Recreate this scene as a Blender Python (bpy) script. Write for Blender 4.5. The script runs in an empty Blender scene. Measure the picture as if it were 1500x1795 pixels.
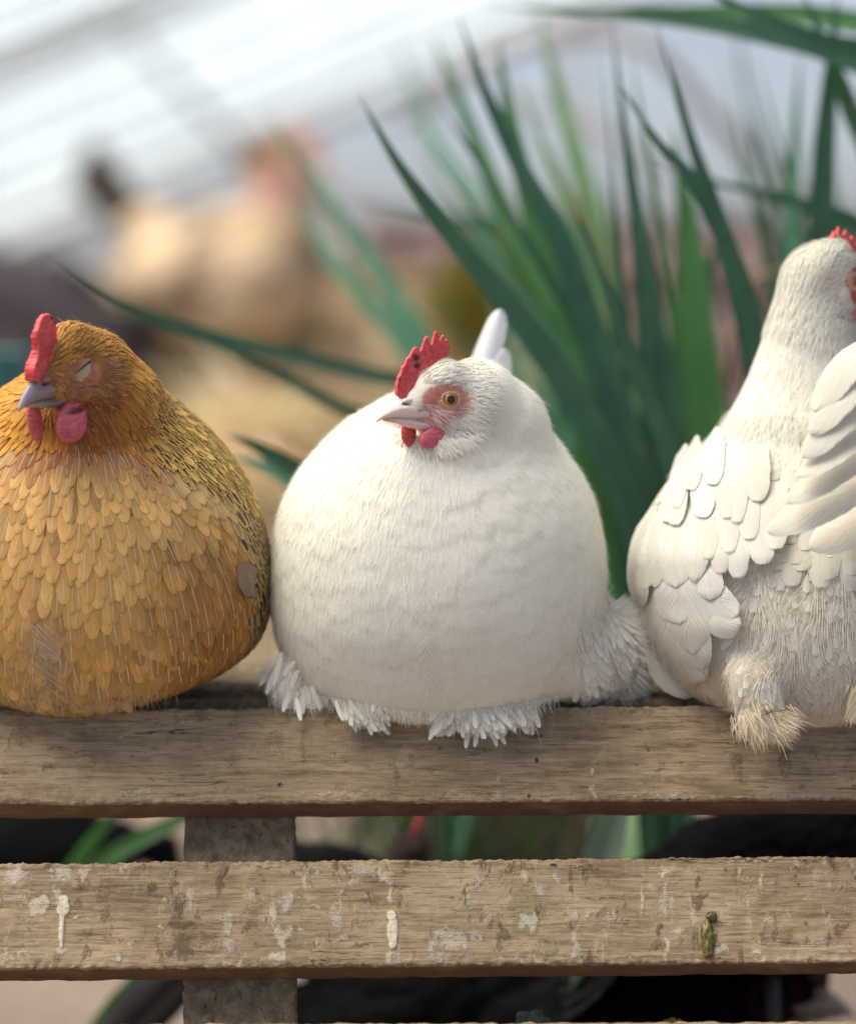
import bpy, bmesh, math, random
import numpy as np
from mathutils import Vector, Matrix, Euler
from mathutils.bvhtree import BVHTree
from mathutils.kdtree import KDTree

random.seed(7); rng = np.random.default_rng(7)
S = 0.0004                      # metres per photo pixel at the bench front
LENS, SENS = 85.0, 24.0
DIST = 1500 * S * LENS / SENS   # 2.125 m
PITCH = math.radians(5.0)
CAMH = 0.70

# ------------------------------------------------------------------ camera
scene = bpy.context.scene
COL = scene.collection
cam_d = bpy.data.cameras.new("camera")
cam = bpy.data.objects.new("camera", cam_d); COL.objects.link(cam)
cam_d.lens = LENS; cam_d.sensor_fit = 'HORIZONTAL'; cam_d.sensor_width = SENS
cam_d.clip_start = 0.05; cam_d.clip_end = 500
CAMP = Vector((0, -DIST * math.cos(PITCH), CAMH))
cam.location = CAMP
cam.rotation_euler = (math.radians(90) - PITCH, 0, 0)
cam_d.dof.use_dof = True
cam_d.dof.focus_distance = DIST - 0.035
cam_d.dof.aperture_fstop = 1.6
cam_d.dof.aperture_blades = 0
scene.camera = cam
RM = Euler((math.radians(90) - PITCH, 0, 0)).to_matrix()
RMi = RM.inverted()

# ------------------------------------------------------------------ light
scene.render.film_transparent = False
w = bpy.data.worlds.new("World"); scene.world = w; w.use_nodes = True
nt = w.node_tree; nt.nodes.clear()
sky = nt.nodes.new('ShaderNodeTexSky'); sky.sky_type = 'NISHITA'; sky.sun_disc = False
SUN_EL, SUN_AZ = math.radians(64), math.radians(266)   # azimuth clockwise from +Y
sky.sun_elevation = SUN_EL; sky.sun_rotation = SUN_AZ
sky.air_density = 0.38; sky.dust_density = 2.6; sky.ozone_density = 0.5
bg = nt.nodes.new('ShaderNodeBackground'); bg.inputs[1].default_value = 0.15
wo = nt.nodes.new('ShaderNodeOutputWorld')
tint = nt.nodes.new('ShaderNodeMix'); tint.data_type = 'RGBA'; tint.blend_type = 'MULTIPLY'; tint.inputs[0].default_value = 1
tint.inputs[7].default_value = (1.02, 1.0, .90, 1)
nt.links.new(sky.outputs[0], tint.inputs[6]); nt.links.new(tint.outputs[2], bg.inputs[0]); nt.links.new(bg.outputs[0], wo.inputs[0])
sl = bpy.data.lights.new("sun", 'SUN'); sl.energy = 2.0; sl.angle = math.radians(50)
sl.color = (1.0, 0.94, 0.80)
sun = bpy.data.objects.new("sun", sl); COL.objects.link(sun)
sdir = Vector((math.sin(SUN_AZ) * math.cos(SUN_EL), math.cos(SUN_AZ) * math.cos(SUN_EL), math.sin(SUN_EL)))
sun.rotation_euler = sdir.to_track_quat('Z', 'Y').to_euler(); sun.location = (0, 0, 5)
scene.view_settings.view_transform = 'Standard'; scene.view_settings.look = 'None'
scene.view_settings.exposure = 1.03; scene.view_settings.gamma = 1
scene.cycles.use_denoising = True
scene.cycles.max_bounces = 8; scene.cycles.transparent_max_bounces = 32
scene.cycles.transmission_bounces = 6; scene.cycles.diffuse_bounces = 4

# ------------------------------------------------------------------ photo <-> world
def P(px, py, y=0.0):
    """world point on the ray of a photo pixel at depth y behind the bench front"""
    d = RM @ Vector(((px - 750) / 1500 * SENS / LENS, (897.5 - py) / 1500 * SENS / LENS, -1))
    t = (y - CAMP.y) / d.y
    return CAMP + d * t
def PD(px, py, dpx): return P(px, py, dpx * S)
def psz(y): return S * (DIST + y) / DIST
def PLN(px, py, p0, n):
    d = RM @ Vector(((px - 750) / 1500 * SENS / LENS, (897.5 - py) / 1500 * SENS / LENS, -1))
    t = (p0 - CAMP).dot(n) / d.dot(n)
    return CAMP + d * t
def topx(p):
    q = RMi @ (Vector(p) - CAMP)
    return 750 + q.x / -q.z * 1500 * LENS / SENS, 897.5 - q.y / -q.z * 1500 * LENS / SENS
_RMi = np.array(RMi); _C = np.array(CAMP)
def topx_np(V):
    q = (np.asarray(V) - _C) @ _RMi.T
    return 750 + q[:, 0] / -q[:, 2] * 1500 * LENS / SENS, 897.5 - q[:, 1] / -q[:, 2] * 1500 * LENS / SENS

# ------------------------------------------------------------------ noise
_perm = np.random.default_rng(3).permutation(256); _perm = np.concatenate([_perm, _perm, _perm])
_grad = np.random.default_rng(5).normal(size=(256, 3)); _grad /= np.linalg.norm(_grad, axis=1)[:, None]
def pnoise(p):
    p = np.asarray(p, float); i = np.floor(p).astype(int); f = p - i; i &= 255
    u = f * f * f * (f * (f * 6 - 15) + 10); r = 0
    for dx in (0, 1):
        for dy in (0, 1):
            for dz in (0, 1):
                h = _perm[_perm[_perm[(i[:, 0] + dx) & 255] + ((i[:, 1] + dy) & 255)] + ((i[:, 2] + dz) & 255)]
                g = _grad[h]; d = f - np.array([dx, dy, dz])
                wx = u[:, 0] if dx else 1 - u[:, 0]; wy = u[:, 1] if dy else 1 - u[:, 1]; wz = u[:, 2] if dz else 1 - u[:, 2]
                r = r + wx * wy * wz * (g * d).sum(1)
    return r * 1.6
def fbm(p, o=4):
    p = np.asarray(p, float); r = 0; a = 1
    for k in range(o): r = r + a * pnoise(p * 2 ** k + k * 17.3); a *= .5
    return r
def sstep(a, b, x): t = np.clip((x - a) / (b - a), 0, 1); return t * t * (3 - 2 * t)
def ss(a, b, x): t = min(max((x - a) / (b - a), 0), 1); return t * t * (3 - 2 * t)
def mixc(a, b, t): return tuple(a[i] * (1 - t) + b[i] * t for i in range(3))
def catmull(pts, n):
    pts = [Vector(p) for p in pts]
    pts = [pts[0] * 2 - pts[1]] + pts + [pts[-1] * 2 - pts[-2]]
    m = len(pts) - 3; out = []
    for k in range(n):
        t = k / (n - 1) * m; i = min(int(t), m - 1); t -= i
        a, b, c, d = pts[i:i + 4]
        out.append(.5 * ((2 * b) + (c - a) * t + (2 * a - 5 * b + 4 * c - d) * t * t + (3 * b - a - 3 * c + d) * t ** 3))
    return out

# ------------------------------------------------------------------ materials
def newmat(name):
    m = bpy.data.materials.new(name); m.use_nodes = True
    n = m.node_tree.nodes; n.clear()
    return m, n, m.node_tree.links
class G:
    """tiny node-graph helper"""
    def __init__(s, name): s.m, s.n, s.l = newmat(name)
    def node(s, t, **kw):
        x = s.n.new(t)
        for k, v in kw.items(): setattr(x, k, v)
        return x
    def put(s, sock, v):
        if hasattr(v, 'links') or hasattr(v, 'is_output'): s.l.new(v, sock)
        else: sock.default_value = v
    def math(s, op, a, b=None, c=None, clamp=False):
        x = s.node('ShaderNodeMath', operation=op, use_clamp=clamp)
        s.put(x.inputs[0], a)
        if b is not None: s.put(x.inputs[1], b)
        if c is not None: s.put(x.inputs[2], c)
        return x.outputs[0]
    def mix(s, f, a, b, blend='MIX'):
        x = s.node('ShaderNodeMix', data_type='RGBA', blend_type=blend)
        s.put(x.inputs[0], f); s.put(x.inputs[6], a); s.put(x.inputs[7], b); return x.outputs[2]
    def smooth(s, x, a, b, lo=0.0, hi=1.0):
        r = s.node('ShaderNodeMapRange', interpolation_type='SMOOTHSTEP')
        s.put(r.inputs[0], x); s.put(r.inputs[1], a); s.put(r.inputs[2], b); s.put(r.inputs[3], lo); s.put(r.inputs[4], hi)
        return r.outputs[0]
    def noise(s, vec, scale, detail=3, rough=.5, dist=0):
        x = s.node('ShaderNodeTexNoise'); s.put(x.inputs['Vector'], vec)
        x.inputs['Scale'].default_value = scale; x.inputs['Detail'].default_value = detail
        x.inputs['Roughness'].default_value = rough; x.inputs['Distortion'].default_value = dist
        return x.outputs[0]
    def comb(s, x, y, z):
        c = s.node('ShaderNodeCombineXYZ'); s.put(c.inputs[0], x); s.put(c.inputs[1], y); s.put(c.inputs[2], z); return c.outputs[0]
    def mapping(s, vec, scale, rot=(0, 0, 0)):
        c = s.node('ShaderNodeMapping'); s.l.new(vec, c.inputs[0]); c.inputs['Scale'].default_value = scale; c.inputs['Rotation'].default_value = rot
        return c.outputs[0]
    def obj(s): return s.node('ShaderNodeTexCoord').outputs['Object']
    def attr(s, name): return s.node('ShaderNodeAttribute', attribute_name=name).outputs['Color']
    def sep(s, c):
        x = s.node('ShaderNodeSeparateColor'); s.l.new(c, x.inputs[0]); return x.outputs
    def bump(s, h, strength, dist):
        b = s.node('ShaderNodeBump'); b.inputs['Strength'].default_value = strength; b.inputs['Distance'].default_value = dist
        s.l.new(h, b.inputs['Height']); return b.outputs[0]
    def bsdf(s, col, rough=.6, spec=.3, normal=None, **kw):
        b = s.node('ShaderNodeBsdfPrincipled'); s.put(b.inputs['Base Color'], col); s.put(b.inputs['Roughness'], rough)
        b.inputs['Specular IOR Level'].default_value = spec
        for k, v in kw.items(): s.put(b.inputs[k], v)
        if normal is not None: s.l.new(normal, b.inputs['Normal'])
        return b.outputs[0]
    def mixs(s, f, a, b):
        x = s.node('ShaderNodeMixShader'); s.put(x.inputs[0], f); s.l.new(a, x.inputs[1]); s.l.new(b, x.inputs[2]); return x.outputs[0]
    def out(s, sh):
        o = s.node('ShaderNodeOutputMaterial'); s.l.new(sh, o.inputs[0]); return s.m

def c4(c): return (c[0], c[1], c[2], 1)

def mat_feather(name, rough=.62, trans=.18, fray=1.0, streak=.22, bumpd=.0004, dark=(.018, .012, .008), shaftc=(.92, .80, .56), e0=.62, hard=5.0, base_a=.52, up=1.0, vp=1.5, vg=0., spec=.22):
    g = G(name)
    col = g.attr('fcol'); par = g.sep(g.attr('fpar'))
    uv = g.node('ShaderNodeUVMap', uv_map='uv').outputs[0]
    sx = g.node('ShaderNodeSeparateXYZ'); g.l.new(uv, sx.inputs[0])
    u, v = sx.outputs[0], sx.outputs[1]
    uc = g.math('MULTIPLY', g.math('ABSOLUTE', g.math('SUBTRACT', u, .5)), 2.0)
    side = g.math('GREATER_THAN', u, .5)
    b1 = g.math('SUBTRACT', v, g.math('MULTIPLY', uc, .38))
    vec = g.comb(g.math('MULTIPLY', b1, 34.0), g.math('MULTIPLY', uc, 1.3), g.math('ADD', g.math('MULTIPLY', par[2], 57.0), g.math('MULTIPLY', side, 9.0)))
    st = g.noise(vec, 1.0, 3, .6)
    lum = g.math('ADD', 1.0 - streak * .5, g.math('MULTIPLY', st, streak))
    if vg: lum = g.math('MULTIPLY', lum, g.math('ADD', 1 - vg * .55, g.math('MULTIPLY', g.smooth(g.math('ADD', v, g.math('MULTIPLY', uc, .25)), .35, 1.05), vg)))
    c = g.mix(1.0, col, g.comb(lum, lum, lum), 'MULTIPLY')
    dm = g.math('MULTIPLY', g.math('MULTIPLY', g.smooth(g.math('ADD', uc, g.math('MULTIPLY', g.math('SUBTRACT', st, .5), .9)), .62, .30), g.smooth(v, .25, .5)), g.smooth(v, .97, .86))
    c = g.mix(g.math('MULTIPLY', dm, par[1], clamp=True), c, c4(dark))
    sh = g.math('MULTIPLY', g.smooth(uc, .12, .02), g.math('MULTIPLY', g.smooth(v, .05, .35), g.smooth(v, .97, .85)))
    c = g.mix(g.math('MULTIPLY', sh, par[0], clamp=True), c, c4(shaftc))
    nb = g.bump(st, .5, bumpd)
    p = g.bsdf(c, rough, spec, nb)
    t = g.node('ShaderNodeBsdfTranslucent'); g.l.new(c, t.inputs[0])
    s = g.mixs(trans, p, t.outputs[0])
    edge = g.smooth(g.math('MAXIMUM', g.math('POWER', uc, up), g.math('POWER', v, vp)), e0, 1.0)
    a = g.math('MULTIPLY', g.math('SUBTRACT', g.math('ADD', st, base_a), g.math('MULTIPLY', edge, fray)), hard, clamp=True)
    tr = g.node('ShaderNodeBsdfTransparent')
    return g.out(g.mixs(a, tr.outputs[0], s))

def mat_attr(name, rough=.7, spec=.2, trans=.0, bs=0., bscale=900, sss=0., coat=0.):
    g = G(name); c = g.attr('fcol'); n = None
    if bs:
        nz = g.noise(g.obj(), bscale, 3, .6)
        n = g.bump(nz, bs, .001)
        l = g.math('ADD', .8, g.math('MULTIPLY', nz, .4)); c = g.mix(1.0, c, g.comb(l, l, l), 'MULTIPLY')
    kw = {}
    if sss:
        kw = {'Subsurface Weight': sss, 'Subsurface Scale': .004, 'Subsurface Radius': (1, .35, .25)}
    if coat: kw['Coat Weight'] = coat * .4; kw['Coat Roughness'] = .05
    p = g.bsdf(c, rough, spec, n, **kw)
    if trans:
        t = g.node('ShaderNodeBsdfTranslucent'); g.l.new(c, t.inputs[0]); p = g.mixs(trans, p, t.outputs[0])
    return g.out(p)

M = {}
M['feather'] = mat_feather('soft_feather')
M['soft'] = mat_feather('downy_soft_feather', fray=1.5, streak=.12, bumpd=.0003, e0=.25, hard=1.4, base_a=.6, trans=.25, up=3.0)
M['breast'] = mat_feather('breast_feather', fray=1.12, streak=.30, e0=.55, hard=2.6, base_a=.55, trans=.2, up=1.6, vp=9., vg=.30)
M['tuft'] = mat_feather('fluffy_tuft_feather', fray=1.15, streak=.14, bumpd=.0003, e0=.35, hard=1.8, base_a=.6, trans=.3, up=1.5, vp=7.)
M['scap'] = mat_feather('shoulder_feather', fray=1.3, streak=.26, e0=.45, hard=2.2, base_a=.58, trans=.22, up=1.8, vp=7., shaftc=(.7, .64, .52))
M['dark_feather'] = mat_feather('black_feather', spec=.04, trans=.0, rough=.8)
M['vane'] = mat_feather('smooth_flight_feather', fray=.85, streak=.42, bumpd=.0014, shaftc=(.66, .60, .48), trans=.22)
M['fluff'] = mat_attr('fluff_down', .8, .1, .25)
M['skin'] = mat_attr('bird_skin', .45, .4, 0, .3, 1400, .3)
M['under'] = mat_attr('under_plumage', .8, .1, .12, .16, 700)
M['black_under'] = mat_attr('black_under_plumage', .9, .03)
M['horn'] = mat_attr('beak_horn', .34, .45, 0, .12, 500, .15)
M['eye'] = mat_attr('eye_gloss', .08, .6, 0, 0, 0, 0, 1.0)

# ------------------------------------------------------------------ object helpers
def tag(o, label=None, cat=None, group=None, kind=None):
    if label: o['label'] = label
    if cat: o['category'] = cat
    if group: o['group'] = group
    if kind: o['kind'] = kind
    return o
def root(name, loc, label, cat, group=None):
    o = bpy.data.objects.new(name, None); COL.objects.link(o); o.location = loc
    o.empty_display_size = .05
    return tag(o, label, cat, group)
def obj(name, V, F, mat, parent=None, fcol=None, fpar=None, uv=None, smooth=True):
    V = np.asarray(V, float)
    off = parent_loc(parent) if parent else None
    if off is None:
        off = np.zeros(3)
    me = bpy.data.meshes.new(name)
    me.from_pydata((V - off).tolist(), [], F if isinstance(F, list) else F.tolist())
    if smooth: me.polygons.foreach_set('use_smooth', [True] * len(me.polygons))
    for nm, arr in (('fcol', fcol), ('fpar', fpar)):
        if arr is None: continue
        arr = np.asarray(arr, float)
        if arr.ndim == 1: arr = np.tile(arr, (len(V), 1))
        a = me.color_attributes.new(nm, 'FLOAT_COLOR', 'POINT')
        a.data.foreach_set('color', np.concatenate([arr[:, :3], np.ones((len(V), 1))], 1).astype(np.float32).ravel())
    if uv is not None:
        l = me.uv_layers.new(name='uv')
        vi = np.zeros(len(me.loops), int); me.loops.foreach_get('vertex_index', vi)
        l.data.foreach_set('uv', np.asarray(uv, float)[vi].astype(np.float32).ravel())
    me.materials.append(mat); me.update()
    o = bpy.data.objects.new(name, me); COL.objects.link(o)
    if parent: o.parent = parent
    return o
def parent_loc(p):
    l = np.zeros(3)
    while p is not None: l = l + np.array(p.location); p = p.parent
    return l

# primitive meshes (verts, faces)
def ico(center, rad, axes=None, n=24):
    """uv-ellipsoid; axes = 3x3 columns (world directions)"""
    V = []; F = []; A = Matrix.Identity(3) if axes is None else axes
    m = n // 2
    V.append(A @ Vector((0, 0, rad[2])))
    for i in range(1, m):
        th = math.pi * i / m
        for j in range(n):
            ph = 2 * math.pi * j / n
            V.append(A @ Vector((rad[0] * math.sin(th) * math.cos(ph), rad[1] * math.sin(th) * math.sin(ph), rad[2] * math.cos(th))))
    V.append(A @ Vector((0, 0, -rad[2])))
    for j in range(n): F.append((0, 1 + j, 1 + (j + 1) % n))
    for i in range(m - 2):
        for j in range(n):
            a = 1 + i * n; F.append((a + j, a + n + j, a + n + (j + 1) % n, a + (j + 1) % n))
    a = 1 + (m - 2) * n
    for j in range(n): F.append((a + j, len(V) - 1, a + (j + 1) % n))
    c = Vector(center)
    return [tuple(c + v) for v in V], F
def join(parts):
    V = []; F = []
    for v, f in parts:
        o = len(V); V += [tuple(x) for x in v]; F += [tuple(i + o for i in q) for q in f]
    return V, F
def loft(rings, cap=True):
    V = []; F = []; n = len(rings[0])
    for r in rings: V += [tuple(p) for p in r]
    for i in range(len(rings) - 1):
        for j in range(n):
            a, b = i * n, (i + 1) * n; F.append((a + j, a + (j + 1) % n, b + (j + 1) % n, b + j))
    if cap:
        F.append(tuple(reversed(range(n)))); F.append(tuple(range((len(rings) - 1) * n, len(rings) * n)))
    return V, F
def tube(pts, rads, n=12):
    rings = []; N = len(pts); pts = [Vector(p) for p in pts]; up = Vector((.13, .2, 1)).normalized()
    for i, p in enumerate(pts):
        t = (pts[min(i + 1, N - 1)] - pts[max(i - 1, 0)]).normalized()
        a = t.cross(up)
        if a.length < .05: a = t.cross(Vector((1, 0, 0)))
        a.normalize(); b = t.cross(a); up = -b if b.dot(up) < 0 else b
        b = a.cross(t)
        r = rads[i] if hasattr(rads, '__len__') else rads
        rings.append([p + (a * math.cos(2 * math.pi * j / n) + b * math.sin(2 * math.pi * j / n)) * r for j in range(n)])
        up = b
    return loft(rings)
def blob(parts, voxel, smooth=6, tmpname='t', factor=.5):
    """one continuous organic surface from overlapping closed pieces -> numpy verts, faces"""
    V, F = join(parts)
    me = bpy.data.meshes.new(tmpname); me.from_pydata(V, [], F)
    o = bpy.data.objects.new(tmpname, me); COL.objects.link(o)
    md = o.modifiers.new('r', 'REMESH'); md.mode = 'VOXEL'; md.voxel_size = voxel; md.adaptivity = 0
    if smooth:
        s = o.modifiers.new('s', 'SMOOTH'); s.factor = factor; s.iterations = smooth
    dg = bpy.context.evaluated_depsgraph_get(); ev = o.evaluated_get(dg); m2 = ev.to_mesh()
    n = len(m2.vertices); co = np.zeros(n * 3); m2.vertices.foreach_get('co', co)
    fs = [tuple(p.vertices) for p in m2.polygons]
    ev.to_mesh_clear(); bpy.data.objects.remove(o); bpy.data.meshes.remove(me)
    return co.reshape(-1, 3), fs
def normals_of(V, F):
    V = np.asarray(V); N = np.zeros_like(V)
    Q = np.array([f if len(f) == 4 else (f[0], f[1], f[2], f[2]) for f in F])
    n = np.cross(V[Q[:, 2]] - V[Q[:, 0]], V[Q[:, 3]] - V[Q[:, 1]])
    n3 = np.cross(V[Q[:, 1]] - V[Q[:, 0]], V[Q[:, 2]] - V[Q[:, 0]])
    tri = Q[:, 2] == Q[:, 3]; n[tri] = n3[tri]
    for k in range(4): np.add.at(N, Q[:, k], n)
    return N / (np.linalg.norm(N, axis=1)[:, None] + 1e-12)

# ------------------------------------------------------------------ feathers
class Feathers:
    def __init__(s): s.V = []; s.F = []; s.uv = []; s.c = []; s.p = []
    def card(s, rows, col, par, us=None):
        """rows: list along v of lists across u of points"""
        o = len(s.V); nu = len(rows[0]); nv = len(rows)
        for i, r in enumerate(rows):
            for j, q in enumerate(r):
                s.V.append(tuple(q)); s.uv.append((j / (nu - 1), i / (nv - 1) if us is None else us[i])); s.c.append(col); s.p.append(par)
        for i in range(nv - 1):
            for j in range(nu - 1):
                a = o + i * nu + j; s.F.append((a, a + 1, a + nu + 1, a + nu))
    def build(s, name, mat, parent):
        return obj(name, s.V, s.F, mat, parent, s.c, s.p, s.uv)
VS7 = (0, .28, .52, .72, .87, .96, 1.0); VS4 = (0, .4, .78, 1.0)
def wprof(v, rnd=.5):
    if v < rnd: return .62 + .38 * math.sin(v / rnd * math.pi / 2)
    t = (v - rnd) / (1 - rnd); return max(.06, math.sqrt(max(0, 1 - t ** 2.0)))
def lay(fs, bvh, p, n, t, L, W, lift, col, par, fine=True, stiff=0., droop=0., cup=.10):
    b = n.cross(t).normalized(); vs = VS7 if fine else VS4; us = (-1, -.5, 0, .5, 1) if (fine and W > 12 * S) else (-1, 0, 1)
    rows = []
    for v in vs:
        w = W * .5 * wprof(v); row = []
        for u in us:
            q = p + t * (L * v) + b * (w * u) + Vector((0, 0, -droop * v * v))
            loc, nn, _, _ = bvh.find_nearest(q)
            if loc is None: loc, nn = q, n
            f = loc + nn * (lift * (.12 + .88 * v) - cup * W * u * u * (1 - .5 * v))
            if stiff: f = f.lerp(q + n * lift * v, stiff * v)
            row.append(f)
        rows.append(row)
    fs.card(rows, col, par, vs)
def scatter(V, F, N, ncand, spacing, vm=None):
    """Poisson-like picks on the mesh; spacing(p)->radius or None"""
    V = np.asarray(V)
    tri = []
    for f in F:
        tri.append((f[0], f[1], f[2]))
        if len(f) == 4: tri.append((f[0], f[2], f[3]))
    tri = np.array(tri)
    if vm is not None: tri = tri[vm[tri].all(1)]
    a, b, c = V[tri[:, 0]], V[tri[:, 1]], V[tri[:, 2]]
    ar = np.linalg.norm(np.cross(b - a, c - a), axis=1); ar /= ar.sum()
    idx = rng.choice(len(tri), ncand, p=ar); r1 = np.sqrt(rng.random(ncand)); r2 = rng.random(ncand)
    w0, w1, w2 = 1 - r1, r1 * (1 - r2), r1 * r2
    pts = V[tri[idx, 0]] * w0[:, None] + V[tri[idx, 1]] * w1[:, None] + V[tri[idx, 2]] * w2[:, None]
    nn = N[tri[idx, 0]] * w0[:, None] + N[tri[idx, 1]] * w1[:, None] + N[tri[idx, 2]] * w2[:, None]
    cell = 10 * S; grid = {}; out = []
    for k in range(ncand):
        p = pts[k]; r = spacing(p)
        if r is None: continue
        m = int(r / cell) + 1; ci = (int(p[0] // cell), int(p[1] // cell), int(p[2] // cell)); ok = True
        for dx in range(-m, m + 1):
            for dy in range(-m, m + 1):
                for dz in range(-m, m + 1):
                    for q in grid.get((ci[0] + dx, ci[1] + dy, ci[2] + dz), ()):
                        if (p[0] - q[0]) ** 2 + (p[1] - q[1]) ** 2 + (p[2] - q[2]) ** 2 < r * r: ok = False; break
                    if not ok: break
                if not ok: break
            if not ok: break
        if ok:
            grid.setdefault(ci, []).append(p); out.append((Vector(p), Vector(nn[k]).normalized()))
    return out
def tangent(d, n):
    t = d - n * d.dot(n)
    return t.normalized() if t.length > 1e-6 else Vector((0, 0, -1)) - n * n.z * -1

class Hairs:
    def __init__(s): s.V = []; s.F = []; s.c = []
    def add(s, p, d, bend, L, w, col, nseg=4, view=None):
        o = len(s.V); d = d.normalized(); v = (view or (CAMP - p)).normalized()
        side = d.cross(v); side = side.normalized() if side.length > 1e-4 else Vector((1, 0, 0))
        for i in range(nseg + 1):
            t = i / nseg; c = p + d * (L * t) + bend * (L * t * t); ww = w * (1 - .85 * t)
            s.V += [tuple(c - side * ww * .5), tuple(c + side * ww * .5)]; s.c += [col, col]
            if i: a = o + 2 * (i - 1); s.F.append((a, a + 1, a + 3, a + 2))
    def build(s, name, mat, parent): return obj(name, s.V, s.F, mat, parent, s.c)
def flush(hs, V, N, sel, count, dirf, L, w, colf, lift=(1.5, 4), bend=2.0, nseg=3):
    """fine filaments combed flat over the plumage"""
    for i in rng.choice(sel, count):
        p = Vector(V[i]) + rv(1.2 * S); n = Vector(N[i]); t = tangent(dirf(p), n)
        hs.add(p + n * random.uniform(*lift) * S, t + n * .04, rv(bend * S) - n * 2.0 * S, random.uniform(*L) * S, random.uniform(*w) * S, colf(p), nseg, n)
def rv(s=1.): return Vector((random.gauss(0, s), random.gauss(0, s), random.gauss(0, s)))

# ------------------------------------------------------------------ chicken head
class Head:
    def __init__(s, px, py, dpx, yaw, k=1., pitch=0., roll=0.):
        """yaw: 0 = looks at the camera, +90 = looks to photo left; local axes a forward, b bird's left, c up"""
        s.o = PD(px, py, dpx); s.k = k * psz(dpx * S)
        f = Vector((-math.sin(yaw), -math.cos(yaw), 0)); up = Vector((0, 0, 1)); l = up.cross(f)
        R = Matrix((f, l, up)).transposed()
        s.R = R @ Matrix.Rotation(roll, 3, 'X') @ Matrix.Rotation(pitch, 3, 'Y')
        s.Ri = s.R.inverted()
    def w(s, a, b, c): return s.o + s.R @ (Vector((a, b, c)) * s.k)
    def l(s, p): return (s.Ri @ (Vector(p) - s.o)) / s.k
    def l_np(s, V): return ((np.asarray(V) - np.array(s.o)) @ np.array(s.Ri).T) / s.k
    def ell(s, a, b, c, ra, rb, rc, tilt=0, n=24):
        A = s.R @ Matrix.Rotation(tilt, 3, 'Y')
        return ico(s.w(a, b, c), (ra * s.k, rb * s.k, rc * s.k), A, n)

def head_parts(h):
    return [h.ell(-16, 0, 14, 60, 41, 56), h.ell(14, 0, 12, 44, 36, 42), h.ell(44, 0, -10, 36, 25, 30),
            h.ell(-10, 12, -28, 46, 30, 34), h.ell(-10, -12, -28, 46, 30, 34), h.ell(22, 0, -36, 34, 22, 22),
            h.ell(0, 20, 0, 26, 17, 24), h.ell(0, -20, 0, 26, 17, 24)]
def beak_loft(h, secs, n=18, flat=.6):
    rings = []
    for a, top, bot, wd in secs:
        cz = (top + bot) / 2; hz = (top - bot) / 2; r = []
        for j in range(n):
            th = 2 * math.pi * j / n; y = math.cos(th); z = math.sin(th)
            z2 = z if z > 0 else max(z, -1) * 1.0
            yy = wd * (abs(y) ** .8) * (1 if y > 0 else -1) * (1 - .45 * max(z, 0))
            r.append(h.w(a, yy, cz + hz * z2))
        rings.append(r)
    return loft(rings)
def dense(secs, n):
    secs = np.array(secs, float); t = np.linspace(0, len(secs) - 1, n); return [tuple(np.interp(x, range(len(secs)), secs[:, k]) for k in range(4)) for x in t]
def make_beak(h, parent, colA, colB, coltip):
    up = [(34, -6, -40, 24), (52, 2, -38, 21.5), (72, 3, -37, 18), (88, -2, -36, 14.5), (101, -11, -36.5, 11), (113, -22, -38.5, 7.5), (121, -31, -42, 4.8), (127, -39, -46, 2)]
    V, F = blob([beak_loft(h, dense(up, 30))], 1.6 * S * 1, 3)
    L = h.l_np(V)
    t = sstep(45, 125, L[:, 0])[:, None]; c = np.array(colA) * (1 - t) + np.array(colB) * t
    low = sstep(-26, -38, L[:, 2])[:, None]; c = c * (1 - low * .55) + np.array(coltip) * low * .55
    # nostril hollow with a horny flap over it
    for sgn in (-1, 1):
        d = np.hypot((L[:, 0] - 72) / 11, (L[:, 2] + 9 + (L[:, 0] - 72) * .25) / 3.6)
        m = (1 - sstep(.6, 1.3, d)) * (L[:, 1] * sgn > 4)
        c = c * (1 - m[:, None] * .85) + np.array((.10, .035, .03)) * m[:, None] * .85
        V = V - (np.array(h.R.col[1]) * sgn)[None] * (m * 3.5 * h.k)[:, None]
    b = obj('beak', V, F, M['horn'], parent, c)
    lo = [(28, -34, -56, 20), (52, -33, -54, 17), (75, -33, -49, 13.5), (92, -34, -45, 10), (108, -36, -42.5, 5), (113, -37, -41, 2)]
    V, F = blob([beak_loft(h, dense(lo, 22))], 1.6 * S, 2)
    L = h.l_np(V); t = sstep(60, 105, L[:, 0])[:, None]
    obj('lower_beak', V, F, M['horn'], b, (np.array(colA) * .9) * (1 - t) + np.array(coltip) * t)
    # nostril flap
    for sgn in (-1, 1):
        V, F = h.ell(69, 12.5 * sgn, -4, 13, 4.2, 5, math.radians(8), 16)
        obj('nostril', V, F, M['horn'], b, np.array(colA) * .95)
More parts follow.
